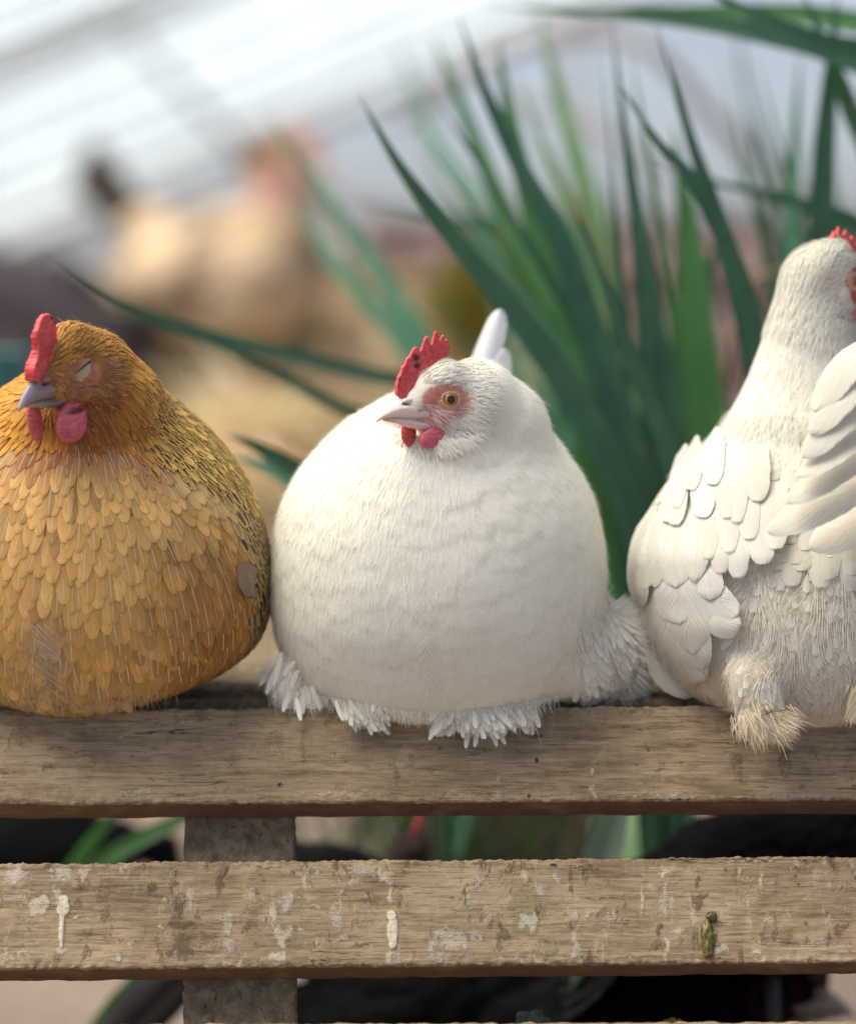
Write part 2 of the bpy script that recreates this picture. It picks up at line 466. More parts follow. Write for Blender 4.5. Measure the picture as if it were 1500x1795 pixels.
def make_eye(h, parent, sgn, iris=(.46, .15, .015)):
    c = h.w(0, 29 * sgn, 0); r = 15.5 * h.k
    fw = (h.R @ Vector((.22, sgn, .02))).normalized()
    V, F = ico(c, (r, r, r), None, 48); V = np.array(V); D = (V - np.array(c)) @ np.array(fw) / r
    ang = np.degrees(np.arccos(np.clip(D, -1, 1)))
    L = pnoise(V * 2200) * .25
    col = np.where((ang < 29)[:, None], np.array((.004, .003, .003)), np.where((ang < 58)[:, None], np.array(iris) * (1 + L[:, None]), np.array((.02, .012, .01))))
    e = obj('eye', V, F, M['eye'], parent, col)
    # bare lid ring
    a1 = fw.cross(Vector((0, 0, 1))).normalized(); a2 = a1.cross(fw).normalized()
    for rr, th, off, cl in ((14.6, 2.8, 8.5, (.56, .36, .25)), (18.6, 3.4, 6.2, (.58, .30, .22))):
        pts = []
        for j in range(41):
            t = 2 * math.pi * j / 40; el = .90 + .06 * math.cos(2 * t)
            pts.append(c + fw * off * h.k + a1 * math.cos(t) * rr * h.k * 1.06 + a2 * math.sin(t) * rr * h.k * el)
        V, F = tube(pts, th * h.k, 10); obj('eyelid', V, F, M['skin'], e, cl)
    return e
def make_closed_eye(h, parent, sgn):
    ph = math.radians(14); A, B, Cc, b0 = 26, 15, 20, 27
    V, F = blob([h.ell(0, b0 * sgn, 0, A, B, Cc, ph, 32)], 1.4 * S, 1); L = h.l_np(V)
    k = L[:, 0] * math.sin(ph) + L[:, 2] * math.cos(ph)
    t = sstep(-14, 8, k)[:, None]; nz = pnoise(L * .3)[:, None] * .12
    e = obj('eye', V, F, M['horn'], parent, (np.array((.46, .37, .19)) * (1 - t) + np.array((.36, .36, .30)) * t) * (1 + nz))
    def rim(f, th, cl, off=0., r=1.):
        pts = []
        for j in range(25):
            q = -1 + 2 * j / 24; x = q * A * r; z = f * Cc * math.sqrt(max(0, 1 - q * q)) * r
            bb = B * math.sqrt(max(0, 1 - min(1, (x / A) ** 2 + (z / Cc) ** 2))) if r <= 1 else 2
            pts.append(h.w(x * math.cos(ph) + z * math.sin(ph), sgn * (b0 + bb + off), -x * math.sin(ph) + z * math.cos(ph)))
        V, F = tube(pts, [th * h.k * (.3 + .7 * math.sqrt(1 - (2 * j / 24 - 1) ** 2)) for j in range(25)], 8); obj('eyelid', V, F, M['skin'], e, cl)
    rim(.52, 1.7, (.03, .02, .02)); rim(.70, 3.4, (.44, .20, .15), 0); rim(.93, 3.6, (.48, .22, .16), 1.5); rim(-.80, 1.8, (.58, .48, .32), .5); rim(-1.0, 2.6, (.46, .22, .15), 1.5)
    return e
def make_comb(h, parent, outline, thick=7., red=(.52, .028, .03), dark=((0, 0, 0),), bumps=1., lean=0., wob=4):
    # outline in (a, c); teeth and body as one thick fleshy plate
    bm = bmesh.new()
    vs = [bm.verts.new((a, -thick, c)) for a, c in outline]; f = bm.faces.new(vs)
    bmesh.ops.triangulate(bm, faces=[f])
    r = bmesh.ops.extrude_face_region(bm, geom=bm.faces[:])
    for v in r['geom']:
        if isinstance(v, bmesh.types.BMVert): v.co.y = thick
    bmesh.ops.recalc_face_normals(bm, faces=bm.faces)
    bm.verts.index_update()
    cm = max(c for a, c in outline); c0 = min(c for a, c in outline)
    V = []
    for v in bm.verts:
        t = (v.co.z - c0) / (cm - c0); s_ = 1.25 - .75 * t
        V.append(h.w(v.co.x, v.co.y * s_ + lean * t * t, v.co.z))
    F = [tuple(x.index for x in q.verts) for q in bm.faces]; bm.free()
    V, F = blob([(V, F)], 1.5 * S, 7); L = h.l_np(V); N = normals_of(V, F)
    nz = fbm(L * np.array([.13, .05, .13]) + 3, 3); fine = pnoise(L * .45)
    V = V + N * ((nz * .8 * bumps + fine * .12) * h.k)[:, None]
    V = V + np.array(h.R.col[1])[None] * (np.sin(L[:, 0] * .06 + 1) * np.clip((L[:, 2] - c0) / (cm - c0), 0, 1) * wob * h.k)[:, None]
    col = np.array(red)[None] * (1 + .28 * nz[:, None]) + np.array((.30, .14, .14))[None] * np.clip(fine, 0, 1)[:, None] * .3
    for (a, c, rr) in dark:
        if rr:
            m = (1 - sstep(.5, 1.1, np.hypot(L[:, 0] - a, L[:, 2] - c) / rr + fine * .5))[:, None]; col = col * (1 - .9 * m) + .012 * m
    return obj('comb', V, F, M['skin'], parent, np.clip(col, .003, 1))
def make_wattle(h, parent, a, b, c, ra, rb, rc, tilt=0., col=(.50, .04, .055), fold=0.):
    V, F = blob([h.ell(a, b, c, ra, rb, rc, tilt, 32)], 1.5 * S, 2); L = h.l_np(V); N = normals_of(V, F)
    nz = fbm((L - np.array([a, 0, 0])) * np.array([.06, .1, .22]), 3)
    V = V + N * (nz * .6 * h.k)[:, None]
    cc = np.array(col)[None] * (1 + .3 * nz[:, None])
    if fold:
        m = (1 - sstep(.4, 1.2, np.hypot((L[:, 0] - a) / (ra * .7), (L[:, 2] - (c + rc * .62)) / 6)))[:, None]
        cc = cc * (1 - .75 * m); V = V - N * (m[:, 0] * 4 * h.k)[:, None]
    return obj('wattle', V, F, M['skin'], parent, np.clip(cc, .003, 1))

def body_loft(rows, n=72, ex=2.25):
    """rows: (py, xl, xr, yf, yb) in photo pixels -> closed smooth loft"""
    R = np.array(rows, float); ys = np.linspace(R[0, 0], R[-1, 0], 60)
    rings = []
    from_t = np.linspace(0, len(R) - 1, 70)
    def cm(k, t):
        i = int(min(t, len(R) - 2)); f = t - i; p = lambda j: R[min(max(j, 0), len(R) - 1), k]
        a, b, c, d = p(i - 1), p(i), p(i + 1), p(i + 2)
        return .5 * ((2 * b) + (c - a) * f + (2 * a - 5 * b + 4 * c - d) * f * f + (3 * b - a - 3 * c + d) * f ** 3)
    for t in from_t:
        py, xl, xr, yf, yb = (cm(k, t) for k in range(5))
        cx, cy, rx, ry = (xl + xr) / 2, (yf + yb) / 2, max((xr - xl) / 2, 3), max((yb - yf) / 2, 3); ring = []
        for j in range(n):
            th = 2 * math.pi * j / n; cs, sn = math.cos(th), math.sin(th); e = 2 / ex
            dx = rx * math.copysign(abs(cs) ** e, cs); dy = ry * math.copysign(abs(sn) ** e, sn)
            # silhouette x is given at mid depth
            p = P(cx + dx, py, cy * S); p.y = 0; p.y = (cy + dy) * S
            ring.append(p)
        rings.append(ring)
    return loft(rings)

def reddish(h, V, base, red=(.62, .27, .22), r=(46, 34), c0=(8, -4), down=True):
    """bare facial skin as colour on the body mesh"""
    L = h.l_np(V); d = np.hypot((L[:, 0] - c0[0]) / r[0], (L[:, 2] - c0[1]) / r[1])
    d = np.minimum(d, np.hypot((L[:, 0] + 12) / 30, (L[:, 2] + 56) / 11)) if down else d
    if down: d = np.minimum(d, np.hypot((L[:, 0] - 34) / 34, (L[:, 2] + 38) / 24))
    d = d + fbm(L * .12, 3) * .13
    near = (np.linalg.norm(L, axis=1) < 130)
    m = ((1 - sstep(.8, 1.1, d)) * near * (np.abs(L[:, 1]) > 6))[:, None]
    base = np.asarray(base); base = np.tile(base, (len(V), 1)) if base.ndim == 1 else base
    nz = pnoise(L * .2)[:, None] * .35
    return base * (1 - m) + np.array(red) * (1 + nz) * m, m[:, 0]

def relax(V, F, weight, iters=40):
    V = np.array(V, float); E = set()
    Q = np.array([f if len(f) == 4 else (f[0], f[1], f[2], f[0]) for f in F])
    e = np.concatenate([Q[:, [0, 1]], Q[:, [1, 2]], Q[:, [2, 3]], Q[:, [3, 0]]]); e = e[e[:, 0] != e[:, 1]]; e = np.unique(np.sort(e, 1), axis=0)
    deg = np.bincount(e.ravel(), minlength=len(V))[:, None]; w = np.asarray(weight)[:, None] * .6
    for k in range(iters):
        s = np.zeros_like(V)
        for d in range(3): s[:, d] = np.bincount(e[:, 0], V[e[:, 1], d], len(V)) + np.bincount(e[:, 1], V[e[:, 0], d], len(V))
        V = V + (s / deg - V) * w * (1 if k % 2 == 0 else -.55 if 0 else 1)
    return V
def scallop(V, F, N, spacing, L, W, hgt, dirf, keep):
    """soft overlapping feather relief pressed into the plumage surface itself (all sizes in photo pixels)"""
    pts = scatter(V, F, N, 26000, lambda p: spacing * S); kd = KDTree(len(pts)); fr = []
    for i, (p, n) in enumerate(pts):
        t = tangent(dirf(p) + rv(.12), n); fr.append((np.array(p), np.array(t), np.array(n.cross(t)), random.uniform(.7, 1.25))); kd.insert(p, i)
    kd.balance(); H = np.zeros(len(V)); P0 = np.array([f[0] for f in fr]); T = np.array([f[1] for f in fr]); B = np.array([f[2] for f in fr]); K = np.array([f[3] for f in fr])
    nn = 9; idx = np.zeros((len(V), nn), int)
    for i in range(len(V)): idx[i] = [q[1] for q in kd.find_n(V[i], nn)]
    for k in range(nn):
        j = idx[:, k]; d = V - P0[j]; x = (d * T[j]).sum(1) / (L * S) + .25; y = (d * B[j]).sum(1) / (W * .5 * S)
        prof = np.sqrt(np.clip(1 - np.clip((x - .4) / .6, 0, 1) ** 2, 0, 1))
        m = (x > 0) & (np.abs(y) < prof) & (x < 1); H = np.maximum(H, np.where(m, x * K[j] * (1 - .35 * y * y), 0))
    return V + N * (H * hgt * S * keep)[:, None]
def neck_weight(h, V, lo=62, hi=105, back=-8):
    L = h.l_np(V); d = np.linalg.norm(L, axis=1)
    face = (1 - sstep(lo, hi, d)) * sstep(back - 30, back + 12, L[:, 0])
    return 1 - face * .98
# ================================================================== SETTING
def mat_ground():
    g = G('soil'); o = g.obj()
    n1 = g.noise(o, 3.5, 5, .6); n2 = g.noise(o, 40, 4, .6)
    c = g.mix(g.smooth(n1, .35, .65), (.17, .13, .105, 1), (.24, .19, .16, 1))
    c = g.mix(g.smooth(n2, .5, .7, 0, .6), c, (.16, .12, .09, 1))
    return g.out(g.bsdf(c, .9, .1, g.bump(n2, .6, .01)))
gv = [(-60, -30, 0), (60, -30, 0), (60, 120, 0), (-60, 120, 0)]
tag(obj('ground', gv, [(0, 1, 2, 3)], mat_ground()), kind='structure')

def plainmat(name, col, rough=.7, spec=.2, trans=0., var=.25, scale=30, bumpd=0., stretch=(1, 1, 1)):
    g = G(name); nz = g.noise(g.mapping(g.obj(), stretch), scale, 4, .6)
    l = g.math('ADD', 1 - var / 2 * 1.0, g.math('MULTIPLY', g.math('SUBTRACT', nz, .3), var))
    c = g.mix(1.0, c4(col), g.comb(l, l, l), 'MULTIPLY')
    s = g.bsdf(c, rough, spec, g.bump(nz, .5, bumpd) if bumpd else None)
    if trans:
        t = g.node('ShaderNodeBsdfTranslucent'); g.l.new(c, t.inputs[0]); s = g.mixs(trans, s, t.outputs[0])
    return g.out(s)

# greenhouse film: milky sheet that lets daylight through
def mat_film():
    g = G('greenhouse_film'); o = g.obj()
    n1 = g.noise(g.mapping(o, (1, 1, 7), (0, math.radians(-22), 0)), 1.1, 5, .7); n2 = g.noise(o, .9, 3, .5)
    c = g.mix(g.smooth(n1, .40, .66, 0, .8), (.84, .95, 1.0, 1), (.68, .77, .82, 1))
    d = g.bsdf(c, .35, .3); t = g.node('ShaderNodeBsdfTranslucent'); g.l.new(c, t.inputs[0])
    tr = g.node('ShaderNodeBsdfTransparent'); tr.inputs[0].default_value = (.95, .98, 1, 1)
    s = g.mixs(.94, d, t.outputs[0])
    return g.out(g.mixs(g.smooth(n2, .35, .65, .3, .6), s, tr.outputs[0]))
M['film'] = mat_film()
M['rail'] = plainmat('weathered_batten', (.34, .27, .24), .8, .2, 0, .5, 12)
M['steel'] = plainmat('dull_steel_pipe', (.56, .56, .56), .5, .4, 0, .3, 20)
tun = root('polytunnel', P(700, 560, 4.0) * 1, 'long polytunnel of milky film on thin battens behind the birds', 'polytunnel')
tun.location.z = 0
def sheet(c00, c10, c11, c01, n=60, amp=.012, seed=0):
    V = []; F = []; c00, c10, c11, c01 = map(Vector, (c00, c10, c11, c01)); nn = (c10 - c00).cross(c01 - c00).normalized()
    for j in range(n):
        for i in range(n):
            u, v = i / (n - 1), j / (n - 1); V.append((c00 * (1 - u) + c10 * u) * (1 - v) + (c01 * (1 - u) + c11 * u) * v)
    V = np.array([tuple(v) for v in V]); V = V + np.array(nn)[None] * (fbm(V * 1.3 + seed, 3) * amp)[:, None]
    F = [(j * n + i, j * n + i + 1, (j + 1) * n + i + 1, (j + 1) * n + i) for j in range(n - 1) for i in range(n - 1)]
    return V, F
A0, A1 = P(-500, 645, 6.0), P(1500, -180, 5.2)
A2, A3 = P(2300, -1500, 3.2), P(-500, -1200, 3.6)
V, F = sheet(A0, A1, A2, A3, 60, .02); obj('roof_film', V, F, M['film'], tun)
B0, B1 = P(-2600, 560, 7.4), P(2700, 560, 7.4); B0.z = B1.z = 0
B2, B3 = P(2700, -1200, 7.0), P(-2600, -1200, 7.0)
V, F = sheet(B0, B1, B2, B3, 60, .03, 5); obj('side_film', V, F, M['film'], tun)
def bar(name, pts, r, mat, parent, n=10):
    V, F = tube(catmull(pts, 24) if len(pts) > 2 else pts, r, n); return obj(name, V, F, mat, parent)
for k in range(9):
    t = k / 8; bar('batten_or_shade_bar', [P(-300 + 0 * t, 470 - 560 * t, 5.6 - .9 * t), P(1500, -260 - 560 * t, 5.0 - .9 * t)], .010, M['steel'], tun)
bar('batten_or_shade_bar', [P(-300, 568, 5.85), P(1450, -150, 5.1)], .016, M['rail'], tun)
bar('batten_or_shade_bar', [P(-300, 520, 5.85), P(1450, -200, 5.1)], .012, M['steel'], tun)
bar('batten_or_shade_bar', [P(-300, 260, 4.9), P(500, -80, 4.6)], .022, M['steel'], tun)
bar('batten_or_shade_bar', [P(-200, 190, 4.9), P(330, -20, 4.6)], .020, M['steel'], tun)
bar('batten_or_shade_bar', [P(180, 10, 4.9), P(420, 260, 4.9)], .013, M['steel'], tun)  # grey bar standing in for a leaf's shade on the film
bar('hoop', [P(700, 215, 2.6), P(850, 110, 2.4), P(1000, 62, 2.2), P(1140, 85, 2.1), P(1270, 230, 2.1), P(1400, 335, 2.1), P(1560, 520, 2.1)], .009, M['rail'], tun)
bar('hoop', [P(880, 170, 2.6), P(1000, 205, 2.5), P(1130, 270, 2.4), P(1330, 420, 2.4)], .007, M['rail'], tun)
bar('batten_or_shade_bar', [P(600, 375, 7.0), P(1700, 395, 7.0)], .03, M['rail'], tun)
bar('post', [P(1010, 700, 7.0), P(1010, -100, 7.0)], .016, M['rail'], tun)

# ------------------------------------------------------------------ bench
TH = math.radians(30); EU = Vector((0, math.sin(TH), math.cos(TH))); EN = Vector((0, -math.cos(TH), math.sin(TH)))
Q0 = P(750, 1240, 0)
def mat_wood():
    g = G('weathered_wood'); o = g.obj(); st = g.attr('fcol'); pr = g.sep(g.attr('fpar'))
    grain = g.noise(g.mapping(o, (14, 230, 230)), 1.0, 6, .6, .25)
    fine = g.noise(g.mapping(o, (40, 900, 900)), 1.0, 3, .6)
    blot = g.noise(g.mapping(o, (14, 26, 26)), 1.0, 5, .65); mot = g.noise(g.mapping(o, (90, 160, 160)), 1.0, 5, .7)
    c = g.mix(g.smooth(blot, .3, .7), (.20, .145, .088, 1), (.35, .265, .165, 1))
    c = g.mix(g.smooth(grain, .42, .72, 0, .55), c, (.42, .335, .215, 1))
    c = g.mix(g.smooth(grain, .44, .28, 0, .6), c, (.075, .048, .028, 1))
    c = g.mix(g.smooth(fine, .50, .34, 0, .55), c, (.10, .065, .04, 1))
    c = g.mix(g.smooth(mot, .60, .74, 0, .5), c, (.40, .345, .26, 1))
    c = g.mix(g.smooth(mot, .40, .28, 0, .75), c, (.06, .038, .024, 1))
    crack = g.noise(g.mapping(o, (4.5, 210, 210)), 1.0, 2, .4, .1)
    ck = g.smooth(g.math('ABSOLUTE', g.math('SUBTRACT', crack, .5)), .012, .004)
    ck = g.math('MULTIPLY', ck, g.smooth(g.noise(g.mapping(o, (16, 60, 60)), 1.0, 2), .56, .66))
    c = g.mix(g.math('MULTIPLY', ck, .8), c, (.03, .02, .012, 1))
    thr = g.noise(g.mapping(o, (420, 620, 620)), 1.0, 4, .7)
    a = g.smooth(g.math('ADD', pr[0], g.math('MULTIPLY', g.math('SUBTRACT', thr, .5), g.math('ADD', 1.25, g.math('MULTIPLY', pr[1], -1.0)))), .26, .66)
    c = g.mix(g.math('MULTIPLY', a, g.math('ADD', .62, g.math('MULTIPLY', pr[1], .3))), c, g.mix(g.smooth(thr, .3, .7, 0, .3), st, (.2, .15, .1, 1)))
    # dried smears and dirt, heavier on the lower slats
    sm = g.noise(g.mapping(o, (95, 40, 34)), 1.0, 6, .72); sm2 = g.noise(g.mapping(o, (60, 30, 26), (0, 0, 0)), 1.3, 6, .75, .4); fl = g.noise(g.mapping(o, (500, 420, 420)), 1.0, 3, .7)
    w1 = g.math('MULTIPLY', g.smooth(g.math('ADD', sm, g.math('MULTIPLY', g.math('SUBTRACT', fl, .5), .22)), .57, .70, 0, .7), pr[2])
    w2 = g.math('MULTIPLY', g.smooth(g.math('ADD', sm2, g.math('MULTIPLY', g.math('SUBTRACT', fl, .5), .2)), .44, .34, 0, .7), pr[2])
    c = g.mix(w2, c, (.07, .042, .025, 1)); c = g.mix(w1, c, (.44, .385, .30, 1))
    h = g.math('ADD', g.math('MULTIPLY', grain, .5), g.math('ADD', g.math('MULTIPLY', mot, .6), g.math('ADD', g.math('MULTIPLY', fine, .25), g.math('MULTIPLY', a, .25))))
    h = g.math('SUBTRACT', h, g.math('MULTIPLY', ck, .6))
    return g.out(g.bsdf(c, .82, .2, g.bump(h, .9, .0016)))
M['wood'] = mat_wood()

def paint(px, py, blobs):
    """stains: (x, y, rx, ry, colour, strength, hard)"""
    n = len(px); col = np.tile((.5, .45, .35), (n, 1)); al = np.zeros(n); hd = np.zeros(n)
    q = np.stack([px / 22., py / 30., np.zeros(n)], 1); wx = fbm(q, 4) * 17; wy = fbm(q + 40, 4) * 13
    for (x, y, rx, ry, c, s, h) in blobs:
        w = .25 if h else 1.0
        d = np.hypot((px + wx * w * min(1, rx / 14) - x) / rx, (py + wy * w * min(1, ry / 12) - y) / ry)
        m = (1 - sstep(.28 if not h else .75, 1.5 if not h else 1.05, d)) * s * (1 if (h or c[0] < .4) else .95)
        k = m > al * .9
        col[k] = c; hd[k] = h; al = np.maximum(al, m)
    return col, al, hd
bench = root('slatted_bench', Q0 * 1, 'weathered slatted wooden bench back streaked with bird droppings', 'bench')
bench.location.z = 0
def slat(yl, yr, H, T, blobs, nx=760, x0=-330, x1=1830, seed=0., dirt=.3):
    pl = PLN(0, yl, Q0, EN); pr_ = PLN(1500, yr, Q0, EN); ax = (pr_ - pl) / 1500
    r = 5.5; prof = []
    def arc(cs, ct, a0, a1, k):
        for i in range(k): a = math.radians(a0 + (a1 - a0) * i / (k - 1)); prof.append((cs + r * math.cos(a), ct + r * math.sin(a)))
    # s down the face, t into the bench
    arc(r, r, 180, 270, 5)
    for i in range(1, 64): prof.append((r + (H - 2 * r) * i / 64, 0))
    arc(H - r, r, 270, 360, 6)
    for i in range(1, 14): prof.append((H, r + (T - 2 * r) * i / 14))
    arc(H - r, T - r, 0, 90, 3)
    for i in range(1, 6): prof.append((H - r - (H - 2 * r) * i / 6, T))
    arc(r, T - r, 90, 180, 3)
    for i in range(1, 8): prof.append((0, T - r - (T - 2 * r) * i / 8))
    prof = np.array(prof); n = len(prof); xs = np.linspace(x0, x1, nx)
    sz = S
    base = np.array(pl)[None] + xs[:, None] * np.array(ax)[None]
    V = base[:, None, :] + (-np.array(EU) * sz)[None, None] * prof[None, :, 0:1] + (-np.array(EN) * sz)[None, None] * prof[None, :, 1:2]
    V = V.reshape(-1, 3)
    N = np.zeros((nx, n, 3)); c = prof.mean(0)
    dprof = np.roll(prof, -1, 0) - np.roll(prof, 1, 0); nn = np.stack([dprof[:, 1], -dprof[:, 0]], 1); nn /= np.linalg.norm(nn, axis=1)[:, None]
    sgn = np.sign(((prof - c) * nn).sum(1)); nn *= sgn[:, None]
    N[:] = (-np.array(EU))[None] * nn[:, 0:1] + (-np.array(EN))[None] * nn[:, 1:2]; N = N.reshape(-1, 3)
    px, py = topx_np(V)
    q = np.stack([V[:, 0] * 60, V[:, 1] * 500, V[:, 2] * 500], 1) + seed
    disp = fbm(q, 4) * .00028 + fbm(V * 45 + seed, 3) * .00075
    corner = np.exp(-np.minimum(np.hypot(prof[:, 0] - 0, prof[:, 1]), np.hypot(prof[:, 0] - H, prof[:, 1])) / 9)
    disp = disp + np.tile(corner, nx) * (fbm(V * 220 + seed, 4) * .0016 - .0004)
    col, al, hd = paint(px, py, blobs)
    disp = disp + al * (.0004 + .0007 * hd) * (1 + .6 * pnoise(V * 900))
    V = V + N * disp[:, None]
    # sawn lower edge is coloured a darker, redder brown
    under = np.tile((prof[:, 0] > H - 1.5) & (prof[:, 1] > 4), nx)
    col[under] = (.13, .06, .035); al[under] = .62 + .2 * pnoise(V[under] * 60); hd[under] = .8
    F = [(i * n + j, i * n + (j + 1) % n, (i + 1) * n + (j + 1) % n, (i + 1) * n + j) for i in range(nx - 1) for j in range(n)]
    return obj('slat', V, F, M['wood'], bench, col, np.stack([al, hd, al * 0 + dirt * (~under)], 1))
Wh = (.54, .51, .44); Cr = (.66, .60, .46); Dk = (.045, .028, .02); Br = (.16, .09, .045); Ta = (.44, .33, .19); Mo = (.22, .19, .09); Bl = (.02, .018, .02)
s1 = [(40, 1290, 22, 22, Br, .45, 0), (15, 1300, 14, 30, Dk, .4, 0), (85, 1345, 12, 8, Dk, .45, 0), (410, 1345, 20, 14, Dk, .4, 0), (160, 1330, 12, 20, Br, .4, 0),
      (530, 1320, 10, 50, Br, .42, 0), (690, 1360, 10, 30, Dk, .42, 0), (770, 1312, 9, 6, Bl, .6, 0), (845, 1312, 8, 12, Bl, .5, 0), (940, 1333, 4, 5, Bl, .95, 1), (489, 1375, 5, 4, Bl, .8, 1), (926, 1395, 4, 4, Bl, .95, 1),
      (875, 1365, 12, 12, Wh, .55, 0), (873, 1395, 6, 14, Wh, .45, 0), (1040, 1352, 10, 14, Cr, .60, 0), (1038, 1385, 8, 16, Cr, .5, 0), (1295, 1345, 18, 26, Dk, .5, 0), (1330, 1310, 30, 16, Dk, .36, 0),
      (1375, 1330, 16, 40, Dk, .5, 0), (1210, 1300, 30, 10, Dk, .35, 0), (700, 1255, 60, 14, Br, .45, 0), (980, 1250, 50, 12, Br, .5, 0), (1120, 1245, 70, 8, Dk, .42, 0), (1400, 1265, 80, 14, Dk, .5, 0), (1330, 1300, 60, 12, Dk, .45, 0),
      (600, 1262, 50, 10, Dk, .45, 0), (880, 1290, 50, 10, Dk, .45, 0), (500, 1245, 60, 8, Br, .5, 0), (330, 1260, 60, 10, Dk, .4, 0), (60, 1380, 60, 10, Ta, .42, 0), (250, 1390, 90, 8, Cr, .45, 0), (600, 1390, 120, 6, Cr, .46, 0), (800, 1392, 60, 6, Cr, .44, 0),
      (1200, 1250, 10, 10, Wh, .4, 0), (1160, 1395, 90, 8, Cr, .45, 0), (1400, 1395, 80, 6, Cr, .42, 0), (210, 1290, 8, 6, Wh, .5, 0), (300, 1300, 40, 20, Ta, .4, 0)]
s2 = [(30, 1535, 22, 18, Wh, .72, 0), (108, 1530, 24, 22, Wh, .74, 0), (100, 1565, 10, 14, Wh, .7, 0), (70, 1590, 18, 26, Cr, .7, 0), (110, 1590, 11, 22, Cr, .92, 1), (108, 1630, 5, 40, Cr, .9, 1), (110, 1670, 9, 8, Wh, .72, 0), (148, 1528, 16, 16, Wh, .66, 0), (20, 1680, 40, 14, Cr, .5, 0),
      (140, 1605, 8, 8, Wh, .7, 0), (203, 1680, 6, 8, Wh, .8, 0), (290, 1645, 26, 16, Ta, .6, 0), (275, 1675, 22, 18, Ta, .62, 0), (275, 1625, 16, 8, Wh, .62, 0), (400, 1620, 20, 30, Cr, .55, 0), (395, 1660, 14, 24, Wh, .55, 0), (435, 1570, 16, 16, Cr, .6, 0),
      (478, 1600, 8, 30, Cr, .66, 0), (500, 1580, 16, 30, Wh, .64, 0), (495, 1640, 14, 30, Cr, .6, 0), (485, 1675, 16, 14, Cr, .75, 0), (540, 1525, 16, 12, Wh, .6, 0), (537, 1545, 6, 14, Wh, .7, 0), (555, 1590, 14, 5, Wh, .66, 0), (525, 1632, 6, 5, Wh, .75, 0),
      (590, 1610, 16, 24, Wh, .55, 0), (595, 1645, 14, 12, Wh, .58, 0), (590, 1560, 18, 10, Cr, .56, 0), (640, 1525, 26, 14, Wh, .6, 0), (620, 1545, 14, 10, Cr, .55, 0), (650, 1570, 14, 6, Wh, .56, 0), (675, 1540, 14, 22, Cr, .66, 0), (686, 1565, 5, 20, Cr, .75, 0),
      (685, 1606, 8, 10, Cr, 1., 1), (688, 1635, 11, 26, Cr, 1., 1), (689, 1655, 8, 12, Cr, 1., 1), (683, 1680, 13, 12, Wh, .8, 0), (835, 1542, 8, 18, Wh, .62, 0), (865, 1530, 14, 8, Wh, .5, 0), (820, 1580, 10, 20, Wh, .55, 0), (850, 1600, 18, 30, Wh, .5, 0),
      (790, 1648, 46, 22, Wh, .66, 0), (760, 1660, 10, 24, Wh, .66, 0), (775, 1680, 30, 12, Wh, .55, 0), (838, 1645, 10, 16, Wh, .6, 0), (975, 1540, 8, 18, Wh, .68, 0), (945, 1560, 10, 12, Wh, .6, 0), (1006, 1605, 8, 10, Wh, .72, 0), (1033, 1604, 6, 6, Wh, .78, 0), (1079, 1600, 8, 9, Wh, .76, 0), (1010, 1660, 12, 20, Wh, .64, 0),
      (1165, 1530, 16, 8, Cr, .7, 0), (1165, 1575, 14, 40, Cr, .58, 0), (1167, 1660, 5, 30, Cr, .7, 0), (1187, 1640, 12, 12, Wh, .66, 0), (1270, 1668, 14, 10, Wh, .68, 0), (1327, 1670, 10, 8, Wh, .72, 0), (1295, 1530, 5, 16, Cr, .66, 0), (1313, 1560, 24, 44, Ta, .52, 0), (1335, 1545, 6, 20, Cr, .6, 0),
      (1345, 1610, 10, 16, Cr, .55, 0), (1440, 1650, 18, 14, Wh, .5, 0), (1500, 1600, 18, 14, Cr, .4, 0), (1125, 1580, 5, 34, Cr, .62, 0),
      (310, 1590, 13, 26, Dk, .8, 0), (320, 1620, 20, 14, Dk, .75, 0), (322, 1665, 24, 26, Dk, .72, 0), (265, 1552, 9, 20, Dk, .6, 0), (185, 1560, 14, 30, Br, .55, 0), (180, 1610, 16, 20, Dk, .5, 0), (385, 1525, 18, 16, Br, .6, 0), (385, 1550, 8, 18, Dk, .55, 0),
      (435, 1632, 10, 22, Dk, .55, 0), (875, 1640, 10, 34, Dk, .62, 0), (862, 1620, 8, 14, Dk, .55, 0), (1152, 1628, 9, 12, Bl, .8, 0), (1152, 1650, 10, 12, Br, .7, 0), (1221, 1578, 15, 13, Dk, .85, 0), (1223, 1545, 7, 12, Dk, .75, 0), (970, 1516, 8, 4, Bl, .98, 1),
      (700, 1575, 8, 20, Br, .6, 0), (625, 1625, 12, 10, Dk, .5, 0), (640, 1655, 26, 4, Dk, .6, 0), (1060, 1540, 10, 14, Br, .52, 0), (1060, 1600, 14, 14, Br, .5, 0), (1400, 1548, 4, 4, Bl, .9, 0), (1412, 1618, 4, 4, Bl, .9, 0), (1470, 1630, 12, 16, Dk, .55, 0), (1340, 1645, 8, 10, Dk, .5, 0), (1380, 1640, 20, 24, Br, .45, 0),
      (60, 1570, 30, 12, Br, .5, 0), (150, 1545, 20, 10, Dk, .5, 0), (920, 1600, 34, 60, Mo, .64, 0), (925, 1650, 34, 26, Ta, .62, 0), (360, 1650, 24, 20, Br, .5, 0), (450, 1600, 20, 40, Br, .42, 0), (960, 1665, 14, 16, Mo, .8, 0), (925, 1610, 16, 20, (.5, .52, .42), .75, 0)]
slat(1243, 1235, 178, 78, s1)
slat(1513, 1500, 190, 74, s2, seed=9., dirt=1.)
slat(1796, 1790, 190, 74, s2[:30], nx=200, seed=21.)

